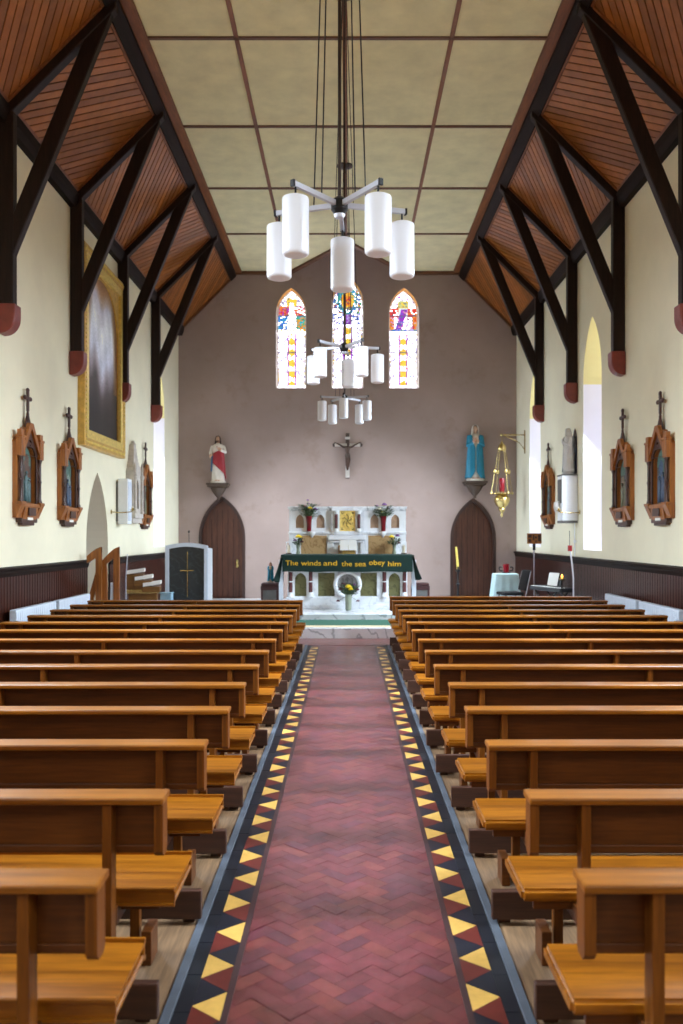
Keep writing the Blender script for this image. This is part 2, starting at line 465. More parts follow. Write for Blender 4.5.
for s, ys in ((1, ys_r), (-1, ys_l)):
    for y in ys:
        mb = MB(); a = arch(WIN['w']+.02, WIN['z0']-.02, WIN['zs'], WIN['za']+.02, y, 10)
        x0 = XW+.42 if s > 0 else -XW-.42
        mb.mesh([(x0, p[0], p[1]) for p in a], [list(range(len(a)))])
        mb.build('window_%d' % nwin, M['dayR'] if s > 0 else M['dayL'], kind=ST)
        q = MB(); A = arch(WIN['w'], WIN['z0'], WIN['zs'], WIN['za'], y, 10)      # plastered lining of the opening, yellow tint of the light painted into its arch
        for i in range(len(A)):
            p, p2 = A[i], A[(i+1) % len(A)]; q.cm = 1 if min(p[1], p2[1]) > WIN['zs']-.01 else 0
            q.mesh([(s*(XW+.001), y+(a_-y)*.996, WIN['z0']+.003+(b_-WIN['z0'])*.998) for a_, b_ in (p, p2)]+[(s*(XW+.42), y+(a_-y)*.996, WIN['z0']+.003+(b_-WIN['z0'])*.998) for a_, b_ in (p2, p)], [(0, 1, 2, 3)])
        q.build('window_%d_lining' % nwin, [M['whitereveal'], M['yellowreveal']], kind=ST)
        fr = MB(); x1 = x0-s*.01
        for k in range(-2, 3):
            fr.box(x1-.006, x1+.006, y+k*.25-.006, y+k*.25+.006, WIN['z0'], WIN['zs']+.3)
        for k in range(12): fr.box(x1-.006, x1+.006, y-WIN['w'], y+WIN['w'], WIN['z0']+k*.36-.006, WIN['z0']+k*.36+.006)
        fr.build('window_%d_lead' % nwin, M['lead'], kind=ST)
        nwin += 1

# ---- altar wall with three lancets and two doorways
WB = [(-1.535, .41, 5.91, 7.95, 8.64), (0.0, .435, 5.91, 8.2, 8.95), (1.535, .41, 5.91, 7.95, 8.64)]
DR = [(-3.415, .63, CH-.2, 1.85, 2.97), (3.42, .62, CH-.2, 1.82, 2.92)]
holes = [arch(w, z0, zs, za, cx, 12) for cx, w, z0, zs, za in WB]+[arch(w, z0, zs, za, cx, 12) for cx, w, z0, zs, za in DR]
mb = MB(); mb.data(plate([(-5.1, -.1), (5.1, -.1), (5.1, 10.6), (-5.1, 10.6)], holes, .4), T(0, YB+.4, 0) @ MXZ)
mb.build('wall_back', M['wallback'], kind=ST)
# stained glass: every piece of glass has its own colour
def hsh(a, b, c=0):
    return (math.sin(a*127.1+b*311.7+c*74.7)*43758.5453) % 1.0
PURP, ORG, RED, BLU, TEAL, YEL, GRN, PINK, LAV = [tuple(x*.20 for x in c) for c in [(.42, .04, .70), (1.0, .40, .04), (.85, .06, .05), (.06, .22, .80), (.05, .50, .65), (1.1, .80, .10), (.12, .50, .20), (1.0, .45, .62), (.62, .55, .95)]]
CLR = (.88, .84, .98); PALE = (.22, .21, .25); LINE = (.03, .03, .045)
def glass_colour(which, u, v, i, j):
    """u across -1..1, v metres above the sill."""
    h = hsh(i, j, which); g = hsh(i+31, j+17, which); au = abs(u)
    def dim(c, k): return tuple(x*k for x in c)
    if v < .12: return PINK if h < .15 else CLR
    top = 1.55 if which != 1 else 1.75
    if v < top:                                   # grisaille light with a coloured centre strip
        if au > .955: return CLR
        if abs(v-1.02) < .016: return LINE
        if abs(v-.52) < .010 or abs(v-1.38) < .008: return PALE
        ph = (v*3.4) % 1.0
        if au < .19:
            return YEL if abs(ph-.5) < .36-.7*au and h > .06 else (ORG if h < .18 else CLR)
        if au < .30: return PURP if h > .22 else (RED if h > .12 else PINK)
        if au > .80: return (CLR, PALE, dim(YEL, .9), LAV, (.05, .05, .08), PALE)[int(h*5.99)]
        d = abs(((v*2.3+au*.9) % 1.0)-.5)
        if d < .07: return LAV if h > .3 else PALE
        if h < .10: return dim(BLU, .8) if g > .5 else dim(PINK, .9)
        if h < .22: return PALE
        return CLR
    w = v-top
    if w < .05: return CLR
    H = (2.6 if which != 1 else 2.9)-top
    t = w/H
    if abs(w-.50) < .014: return LINE
    if g < .10: return LINE
    if which == 0:
        if t < .10: return YEL if h > .45 else (ORG if h > .25 else CLR)
        if au < .12+.34*(.75-t) and t < .82 and not (t < .4 and au > .28): return CLR if h > .30 else (.20, .24, .30)
        if t < .45: return (BLU if h > .30 else (TEAL if h > .1 else CLR)) if u < .30 else (ORG if h > .55 else (TEAL if h > .3 else GRN))
        if t < .72: return (RED if h > .55 else (ORG if h > .3 else PURP)) if u < 0 else (PINK if h > .6 else (RED if h > .38 else (ORG if h > .2 else CLR)))
        if t < .90: return YEL if au < .34 else (CLR if h > .45 else LAV)
        return CLR if h > .45 else (YEL if h > .2 else PALE)
    if which == 1:
        d = math.hypot(u, (t-.62)*2.0)
        if d < .24: return (RED if h > .6 else ORG)
        if d < .42: return YEL if h > .4 else ORG
        if d < .66: return (TEAL if h > .5 else (GRN if h > .28 else (BLU if h > .12 else CLR)))
        if t < .32: return PURP if au < .2 and h > .25 else (BLU if h > .78 else (CLR if h > .3 else LAV))
        if d < .95: return (BLU if h > .74 else (RED if h > .62 else (ORG if h > .5 else (CLR if h > .15 else GRN))))
        return CLR if h > .40 else PALE
    if t < .10: return BLU if h > .5 else (GRN if h > .35 else LAV)
    if abs(u+.34-.85*(t-.12)) < .22 and t < .64: return PURP if h > .25 else (BLU if h > .1 else PINK)
    if t < .42: return (ORG if h > .5 else RED) if au > .58 and h > .18 else (CLR if h > .34 else (PINK if h > .15 else LAV))
    if t < .66: return (RED if h > .30 else (ORG if h > .1 else CLR)) if au > .30 else (.20, .22, .22)
    if au < .36 and t < .86: return YEL if h > .45 else (.13, .15, .07)
    return CLR if h > .45 else (PURP if h > .3 else PALE)
GLASS_E = 4.0
t = NT('stained_glass'); at = t.node('ShaderNodeAttribute', attribute_name='Col')
t.link(at.outputs['Color'], t.b.inputs['Emission Color']); t.b.inputs['Emission Strength'].default_value = GLASS_E
t.link(at.outputs['Color'], t.b.inputs['Base Color']); t.b.inputs['Roughness'].default_value = .2
M['stained'] = t.m
for n, (cx, w, z0, zs, za) in enumerate(WB):
    mb = MB(); NX, dz = 40, .028
    r = za-zs; R = (w*w+r*r)/(2*w); c = w-R; j = 0; z = z0-.02
    while z < za:
        zz = z+dz; zm = z+dz/2
        hw = w+.02 if zm < zs else c+math.sqrt(max(0, R*R-(zm-zs)**2))+.02
        k = max(3, int(round(NX*hw/w)))
        for i in range(k):
            u0, u1 = -hw+2*hw*i/k, -hw+2*hw*(i+1)/k; u = (u0+u1)/2/w
            mb.cc = (*glass_colour(n, u, zm-z0, i//2, j), 1)
            mb.mesh([(cx+u0, YB+.30, z), (cx+u1, YB+.30, z), (cx+u1, YB+.30, zz), (cx+u0, YB+.30, zz)], [(0, 1, 2, 3)])
        z = zz; j += 1
    mb.build('window_%d' % (n+1), M['stained'], kind=ST)
    f = MB(); a = arch(w+.015, z0-.0, zs, za+.02, cx, 12); b = arch(w-.035, z0+.05, zs, za-.03, cx, 12)
    f.data(plate(a, [b], .05), T(0, YB+.30, 0) @ MXZ); f.build('window_%d_frame' % (n+1), M['reveal'], kind=ST)
    q = MB()          # splayed lining of the opening, orange glow through the glass painted where the arch closes
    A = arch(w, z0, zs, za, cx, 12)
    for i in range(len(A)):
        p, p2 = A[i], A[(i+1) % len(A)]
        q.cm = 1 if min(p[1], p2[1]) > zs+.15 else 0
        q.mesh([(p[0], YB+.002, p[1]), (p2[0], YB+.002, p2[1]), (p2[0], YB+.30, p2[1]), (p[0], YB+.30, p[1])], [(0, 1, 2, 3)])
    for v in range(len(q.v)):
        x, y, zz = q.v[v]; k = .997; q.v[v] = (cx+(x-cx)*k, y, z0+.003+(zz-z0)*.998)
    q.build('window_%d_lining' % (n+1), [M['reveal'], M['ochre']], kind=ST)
# doors
for n, (cx, w, z0, zs, za) in enumerate(DR):
    f = MB(); f.data(plate(arch(w, CH, zs, za, cx, 12), [arch(w-.075, CH-.0, zs, za-.11, cx, 12)], .22), T(0, YB+.2, 0) @ MXZ)
    fo = f.build('door_%d_frame' % (n+1), M['doorframe'], kind=ST)
    d = MB(); d.data(plate(arch(w-.07, CH, zs, za-.10, cx, 12), [], .05), T(0, YB+.16, 0) @ MXZ)
    do = d.build('door_%d' % (n+1), M['door'], kind=ST)
    gv = MB()
    for k in range(-3, 4):
        top = 2.35 if abs(k) > 1 else 2.6
        gv.box(cx+k*.15-.004, cx+k*.15+.004, YB+.104, YB+.112, CH, top)
    gv.build('plank_joint', M['gap'], do)
    hx = cx+.40 if n == 0 else cx-.40
    hd = MB(); hd.bevbox(hx-.03, hx+.03, YB+.095, YB+.11, 1.02, 1.24, .005); hd.tube((hx, YB+.11, 1.14), (hx, YB+.05, 1.14), .012); hd.ball((hx, YB+.045, 1.14), .03)
    hd.build('door_handle', M['brass'], do, smooth=False)

# ---- wall behind the camera, with an unseen west window added as fill light
holes = [arch(.75, 2.4, 6.2, 7.4, cx, 10) for cx in (-2.2, 0, 2.2)]
mb = MB(); mb.data(plate([(-5.1, -.1), (5.1, -.1), (5.1, 10), (-5.1, 10)], holes, .3), T(0, YF, 0) @ MXZ); mb.build('wall_front', M['wall'], kind=ST)
M['fillF'] = pane_mat('added_west_fill', (255, 244, 224), 1.6)
for cx in (-2.2, 0, 2.2):
    mb = MB(); a = arch(.77, 2.38, 6.2, 7.42, cx, 10)
    mb.mesh([(p[0], YF-.25, p[1]) for p in a], [list(range(len(a)))]); mb.build('window_%d' % nwin, M['fillF'], kind=ST); nwin += 1

# ---- wainscot: tongue-and-groove boards with a moulded rail
def wains(s, spans, n):
    for a, b in spans:
        mb = MB(); y = a
        while y < b-.01:
            e = min(y+.105, b); x0 = s*(XW-.035); x1 = s*XW
            mb.prism([(y+.011, 0), (e-.011, 0), (e-.011, 1.38), (y+.011, 1.38)], min(x0, x1), max(x0, x1), 'YZ')
            y = e
        o = mb.build('trim_%d' % n, M['wains'], kind=ST)
        r = MB(); xo = s*(XW-.075)
        prof = [(s*XW, 1.34), (s*(XW-.04), 1.34), (s*(XW-.055), 1.39), (s*(XW-.055), 1.42), (s*(XW-.085), 1.435), (s*(XW-.085), 1.46), (s*XW, 1.475)]
        r.prism(prof, a, b, 'XZ'); r.build('trim_%d_rail' % n, M['timbery'], kind=ST)
        bb = MB(); bb.box(s*(XW-.03), s*XW, a, b, 0, 1.36); bb.build('trim_%d_backing' % n, M['gap'], kind=ST)
wains(1, [(YF, YB)], 6); wains(-1, [(YF, 15.48), (16.90, YB)], 7)

# ---- boarded slopes of the ceiling: chevron of diagonal boards, bay by bay
bays = [-0.35, 2.65, 5.65, 8.65, 11.65, 14.64, 17.66, 20.66, YB+.02]
SL = math.hypot(XW-XC, ZC-ZE)
def clip(poly, a, b, c):
    out = []
    for i in range(len(poly)):
        p, q = poly[i], poly[(i+1) % len(poly)]
        dp, dq = a*p[0]+b*p[1]-c, a*q[0]+b*q[1]-c
        if dp >= 0: out.append(p)
        if dp*dq < 0:
            k = dp/(dp-dq); out.append((p[0]+(q[0]-p[0])*k, p[1]+(q[1]-p[1])*k))
    return out
for s in (-1, 1):
    side = 'left' if s < 0 else 'right'
    for bi in range(len(bays)-1):
        ya, yb = bays[bi], bays[bi+1]; mb = MB(); up = 1 if bi % 2 == 0 else -1   # bay from 11.65 rises with depth
        def P(y, l, o=0): return (s*(XW-(l)*(XW-XC)/SL - o*.707), y, ZE+l*(ZC-ZE)/SL - o*.707)
        w = .132; nrm = (1/math.sqrt(2), -up/math.sqrt(2))   # (y,l) normal of a board running (1,up)
        rect = [(ya, 0), (yb, 0), (yb, SL), (ya, SL)]
        ds = [nrm[0]*p[0]+nrm[1]*p[1] for p in rect]; k = math.floor(min(ds)/w)
        while k*w < max(ds):
            c0, c1 = k*w, k*w+w-.022
            poly = clip(clip(rect, nrm[0], nrm[1], c0), -nrm[0], -nrm[1], -c1)
            if len(poly) > 2:
                q = random.uniform(.62, 1.15); b = lin((172, 102, 42)); mb.cc = (b[0]*q, b[1]*q, b[2]*q, 1)
                n = len(poly)
                top = [P(y, l, .014) for y, l in poly]; bot = [P(y, l, 0) for y, l in poly]
                mb.mesh(top+bot, [list(range(n))]+[(i, (i+1) % n, n+(i+1) % n, n+i) for i in range(n)])
            k += 1
        mb.build('ceiling_'+side, M['board'], kind=ST)
    bk = MB(); bk.prism([(s*(XW+.2), ZE-.2), (s*(XC-.2), ZC+.2), (s*(XC-.2), ZC+.26), (s*(XW+.2), ZE-.1)], YF-.2, YB+.3, 'XZ')
    bk.build('ceiling_%s_backing' % side, M['gap'], kind=ST)
    # wall plate, moulding, ridge beam, brown edge trims
    b = MB(); b.prism([(s*XW, ZE-.16), (s*(XW-.10), ZE-.16), (s*(XW-.14), ZE-.06), (s*(XW-.16), ZE+.06), (s*(XW-.07), ZE+.07), (s*XW, ZE)], YF, YB, 'XZ')
    b.build('trim_8' if s < 0 else 'trim_9', M['timbery'], kind=ST)
    b = MB(); b.prism([(s*XC, ZC), (s*(XC+.19), ZC-.19), (s*(XC+.13), ZC-.25), (s*(XC-.0), ZC-.12)], YF, YB, 'XZ')
    b.build('trim_10' if s < 0 else 'trim_11', M['timbery'], kind=ST)
    b = MB(); b.box(s*(XC-.16), s*(XC+.01), YF, YB, ZC-.05, ZC+.01); b.build('trim_12' if s < 0 else 'trim_13', M['trim'], kind=ST)
    b = MB()   # slim fillets framing each bay of boards
    for bi in range(len(bays)-1):
        for y, d in ((bays[bi], .09), (bays[bi+1], -.09)):
            if bi == len(bays)-2 and d < 0: d = -.05
            pts = [(XW-.12, ZE+.12), (XC+.22, ZC-.22)]
            (xa, za), (xb, zb) = pts
            y0, y1 = sorted((y+d, y+d+(.035 if d > 0 else -.035)))
            b.prism([(s*xa, za), (s*(xa-.03), za-.03), (s*(xb-.03), zb-.03), (s*xb, zb)], y0, y1, 'XZ')
        for l in (.16, SL-.30):
            x = XW-l*.707; z = ZE+l*.707; 
            b.prism([(s*x, z), (s*(x-.03), z-.03), (s*(x-.055), z-.005), (s*(x-.025), z+.025)], bays[bi]+.1, bays[bi+1]-.1, 'XZ')
    b.build('trim_14' if s < 0 else 'trim_15', M['trim'], kind=ST)

# ---- flat panelled ceiling with a peaked opening above the middle window
YA, XA, ZT = 21.46, 1.57, 9.95
mb = MB()
pts = [(-XC, YF-.2), (XC, YF-.2), (XC, YB+.1), (XA, YB+.1), (XA, YB), (0, YA), (-XA, YB), (-XA, YB+.1), (-XC, YB+.1)]
mb.data(plate(pts, [], .05), T(0, 0, ZC)); mb.build('ceiling', M['ceil'], kind=ST)
mb = MB()
for s in (-1, 1): mb.mesh([(0, YA, ZC+.01), (s*XA, YB+.01, ZC+.01), (0, YB+.01, ZT)], [(0, 1, 2)])
mb.build('ceiling_peak', M['wallback'], kind=ST)
n = 16
for x in (-1.6, -.04, 1.5):
    mb = MB(); mb.box(x-.032, x+.032, YF, (YB if abs(x) > 1 else YA), ZC-.022, ZC+.005)
    mb.build('trim_%d' % n, M['trim'], kind=ST); n += 1
for k in range(-5, 4):
    y = 12.67+2.742*k; mb = MB(); mb.box(-XC+.15, XC-.15, y-.032, y+.032, ZC-.022, ZC+.005)
    if y < YB-.5: mb.build('trim_%d' % n, M['trimx'], kind=ST); n += 1
for s in (-1, 1):
    mb = MB(); mb.box(s*(XA-.02), s*XC, YB-.10, YB, ZC-.08, ZC+.01); mb.build('trim_%d' % n, M['trimx'], kind=ST); n += 1
    d = Vector((s*XA, YB-YA, 0)).normalized(); p = Vector((-d.y, d.x, 0))*.055
    a, b = Vector((0, YA-.05, 0)), Vector((s*XA, YB-.02, 0)); mb = MB()
    mb.prism([(a+p)[:2], (a-p)[:2], (b-p)[:2], (b+p)[:2]], ZC-.06, ZC+.02, 'XY') if False else None
    q = [(a+p), (a-p), (b-p), (b+p)]
    mb.mesh([(v.x, v.y, ZC-.06) for v in q]+[(v.x, v.y, ZC+.03) for v in q], [(0,1,2,3), (7,6,5,4), (0,4,5,1), (1,5,6,2), (2,6,7,3), (3,7,4,0)])
    mb.build('trim_%d' % n, M['trimx'], kind=ST); n += 1
    # timber cover along the slope where it meets the altar wall
    mb = MB(); mb.prism([(s*XW, ZE), (s*(XW-.05), ZE-.05), (s*(XC-.05), ZC-.05), (s*XC, ZC)], YB-.06, YB, 'XZ')
    mb.build('trim_%d' % n, M['trimx'], kind=ST); n += 1
# ================================================================== THE THINGS
# ---- roof brackets: wall post, red corbel, brace and rafter
ORD = ['nearest the camera', 'second from the camera', 'third from the camera', 'farthest from the camera']
def make_bracket(s, y, label):
    r = thing('roof_bracket', label, 'roof timber', (s*XW, y, 4.55), 0, 'roof brackets along both walls')
    def add(name, pts, t, m, smooth=False):
        mb = MB(); bm = bmesh.new()
        v0 = [bm.verts.new((s*(x-XW), -t/2, z-4.55)) for x, z in pts]; v1 = [bm.verts.new((s*(x-XW), t/2, z-4.55)) for x, z in pts]
        n = len(pts); bm.faces.new(v0); bm.faces.new(v1[::-1])
        for i in range(n): bm.faces.new((v0[i], v1[i], v1[(i+1) % n], v0[(i+1) % n]))
        bmesh.ops.recalc_face_normals(bm, faces=bm.faces[:])
        bmesh.ops.bevel(bm, geom=bm.edges[:], offset=.012, segments=1, affect='EDGES')
        mb.bm(bm); return mb.build(name, m, r)
    add('wall_post', [(4.40, 4.93), (4.595, 4.93), (4.595, 7.55), (4.52, 7.58), (4.40, 7.62)], .15, M['timber'])
    add('brace', [(4.41, 5.58), (4.41, 6.14), (3.36, 8.72), (3.07, 9.03), (3.04, 8.95)], .13, M['timber'])
    add('rafter', [(4.58, 7.40), (4.58, 7.50), (3.05, 9.03), (3.05, 8.84), (4.42, 7.47), (4.42, 7.40)], .16, M['timber'])
    cp = [(4.595, 4.95), (4.36, 4.95)]
    for i in range(7):
        a = PI/2*i/6; cp.append((4.36+.20*(1-math.cos(a)), 4.78-.22*math.sin(a)))
    cp.append((4.595, 4.56))
    add('corbel', cp, .22, M['corbel'])
    return r
for s, side in ((-1, 'left'), (1, 'right')):
    for i, y in enumerate((11.65, 14.64, 17.66, 20.66)):
        make_bracket(s, y, 'dark timber roof bracket on red corbel, %s wall, %s' % (side, ORD[i]))

# ---- pews
PX0, PX1 = .735, 4.2
def make_pew(s, label):
    r = thing('church_pew', label, 'pew', (0, 0, .002), 0, 'varnished pews either side of the aisle')
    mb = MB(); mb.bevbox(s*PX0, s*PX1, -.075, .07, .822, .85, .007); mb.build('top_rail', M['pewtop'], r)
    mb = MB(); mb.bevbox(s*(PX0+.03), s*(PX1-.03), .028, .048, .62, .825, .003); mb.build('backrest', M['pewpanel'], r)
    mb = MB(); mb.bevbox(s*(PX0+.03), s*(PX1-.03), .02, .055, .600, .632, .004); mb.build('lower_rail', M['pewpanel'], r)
    for x in (PX0+.022, PX1-.022):
        mb = MB(); mb.prism([(-.056, .822), (.03, .822), (.03, .625), (.015, .61), (-.035, .61), (-.056, .63)], s*(x-.018), s*(x+.018), 'YZ'); mb.build('end_stile', M['pewpost'], r)
    for x in (.965, 2.47, 3.975):
        mb = MB(); mb.bevbox(s*(x-.019), s*(x+.019), -.054, .024, 0, .822, .004); mb.build('back_post', M['pewpost'], r)
        mb = MB(); mb.bevbox(s*(x-.022), s*(x+.022), .41, .455, 0, .375, .004); mb.build('front_leg', M['pewpost'], r)
        mb = MB(); mb.bevbox(s*(x-.020), s*(x+.020), .024, .43, .30, .375, .003); mb.build('seat_bearer', M['pewpanel'], r)
        mb = MB(); mb.bevbox(s*(x-.10), s*(x-.055), .30, .44, 0, .15, .004); mb.build('foot_block', M['pewpanel'], r)
    bm = bmesh.new(); bmesh.ops.create_cube(bm, size=1)
    for v in bm.verts: v.co = Vector((s*((PX0-.005+PX1)/2+v.co.x*(PX1-PX0+.005)), .27+v.co.y*.40, .403+v.co.z*.054))
    bmesh.ops.bevel(bm, geom=[e for e in bm.edges], offset=.014, segments=3, affect='EDGES')
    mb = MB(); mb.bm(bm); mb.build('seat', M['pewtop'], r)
    mb = MB(); mb.bevbox(s*(PX0+.05), s*(PX1-.05), .10, .125, .335, .378, .003); mb.build('seat_apron', M['pewpanel'], r)
    mb = MB(); mb.bevbox(s*(PX0-.002), s*PX1, -.185, -.145, .028, .168, .006); mb.build('kneeler', M['kneel'], r)
    for x in (.80, 2.3, 3.9):
        mb = MB(); mb.bevbox(s*(x-.03), s*(x+.03), -.148, -.055, 0, .06, .003); mb.build('kneeler_hinge', M['kneel'], r)
    return r
ORDN = ['front', 'second', 'third', 'fourth', 'fifth', 'sixth', 'seventh', 'eighth', 'ninth', 'tenth', 'eleventh', 'twelfth', 'thirteenth', 'fourteenth', 'fifteenth']
for s, side, nrow in ((-1, 'left', 14), (1, 'right', 15)):
    pew = None
    for i in range(nrow):
        k = nrow-1-i
        lb = 'varnished wooden pew %s of the aisle, %s row counting from the altar' % (side, ORDN[k])
        y = 2.69+.8865*i+random.uniform(-.006, .006)+(.02 if i == 0 else 0)
        dxs = {1: [-.025, -.008, -.03, -.018, -.018, -.035, -.03, -.02, -.02], -1: [-.015, 0, .02, .02, .012, .018, .02, .015, .015]}[s]
        dx = dxs[i] if i < len(dxs) else -s*.015
        if pew is None: pew = make_pew(s, lb); pew.location = (dx, y, .002)
        else: dup(pew, (dx, y, .002), random.uniform(-.0015, .0015), lb)

# ---- chandeliers
def make_chandelier(loc, rz, label):
    r = thing('chandelier', label, 'chandelier', loc, rz, 'five-light chandeliers over the aisle')
    top = ZC-loc[2]-.0
    h = MB(); h.lathe([(.0, -.07), (.035, -.07), (.045, -.05), (.058, -.035), (.058, .03), (.03, .05), (.014, .06)], n=20); h.build('hub', M['iron'], r, smooth=True, auto=40)
    c = MB(); c.lathe([(0, -.095), (.03, -.09), (.04, -.07), (.04, -.066)], n=16); c.build('hub_cap', M['chrome'], r, smooth=True, auto=40)
    rd = MB(); rd.tube((0, 0, .05), (0, 0, top), .011); rd.build('drop_rod', M['rod'], r)
    ro = MB(); ro.lathe([(.0, top-.07), (.05, top-.06), (.13, top-.04), (.155, top-.025), (.155, top)], n=24); ro.build('ceiling_rose', M['rod'], r, smooth=True, auto=40)
    for k in range(5):
        a = 2*PI*k/5+PI/2; d = Vector((math.cos(a), math.sin(a), 0)); n = Vector((-d.y, d.x, 0))
        m = Matrix(((d.x, n.x, 0, 0), (d.y, n.y, 0, 0), (0, 0, 1, 0), (0, 0, 0, 1)))
        ar = MB(); ar.bevbox(.05, .475, -.014, .014, -.018, .018, .003); ar.xf(m); arm = ar.build('arm', M['chrome'], r)
        ec = MB(); ec.bevbox(.472, .488, -.016, .017, -.022, .022, .003); ec.xf(m); ec.build('end_cap', M['iron'], arm)
        st = MB(); st.tube((.453, 0, -.018), (.453, 0, -.065), .007); st.lathe([(0, -.09), (.026, -.09), (.03, -.072), (.012, -.06), (0, -.06)], (.453, 0, 0), 14); st.xf(m); st.build('stem', M['iron'], arm)
        sh = MB(); sh.lathe([(0, -.462), (.066, -.462), (.079, -.457), (.0865, -.447), (.087, -.437), (.087, -.10), (.084, -.09), (.07, -.083), (.02, -.08)], (.453, 0, 0), 28); sh.xf(m); sh.build('lamp_shade', M['shade'], r, smooth=True, auto=35)
        w = MB(); w.tube(d*.19+Vector((0, 0, .018)), d*.03+Vector((0, 0, top-.05)), .005, n=6); w.build('stay_wire', M['wire'], r)
    return r
# star of five arms: one arm points away from the camera (the last lamp points towards it)
make_chandelier((-.055, 6.03, 4.165), math.radians(-2.2), 'white five-lamp chandelier, the largest and nearest over the aisle')
make_chandelier((-.045, 11.62, 4.39), math.radians(-6.5), 'white five-lamp chandelier, middle one, in front of the central window')
make_chandelier((-.05, 17.05, 4.57), math.radians(33), 'white five-lamp chandelier, smallest and farthest, above the crucifix')

# ---- wall shrines (stations) : local frame, back on the wall plane y=0, facing -y, base at z=0
def scene_grid(mb, pts_u, pts_z, y, fn, inside):
    for i in range(len(pts_u)-1):
        for j in range(len(pts_z)-1):
            u = (pts_u[i]+pts_u[i+1])/2; z = (pts_z[j]+pts_z[j+1])/2
            if not inside(u, z): continue
            mb.cc = (*fn(u, z, i, j), 1)
            mb.mesh([(pts_u[i], y, pts_z[j]), (pts_u[i+1], y, pts_z[j]), (pts_u[i+1], y, pts_z[j+1]), (pts_u[i], y, pts_z[j+1])], [(0, 1, 2, 3)])
M['relief'] = attr_mat('painted_relief', .5, .4, grain=(14, 14, 14), mul=.35)
M['reliefA'] = plain('relief_olive', (112, 110, 86), .5, var=.3, scale=30); M['reliefB'] = plain('relief_teal', (78, 104, 104), .5, var=.3, scale=30); M['reliefC'] = plain('relief_slate', (66, 82, 104), .5, var=.3, scale=30)
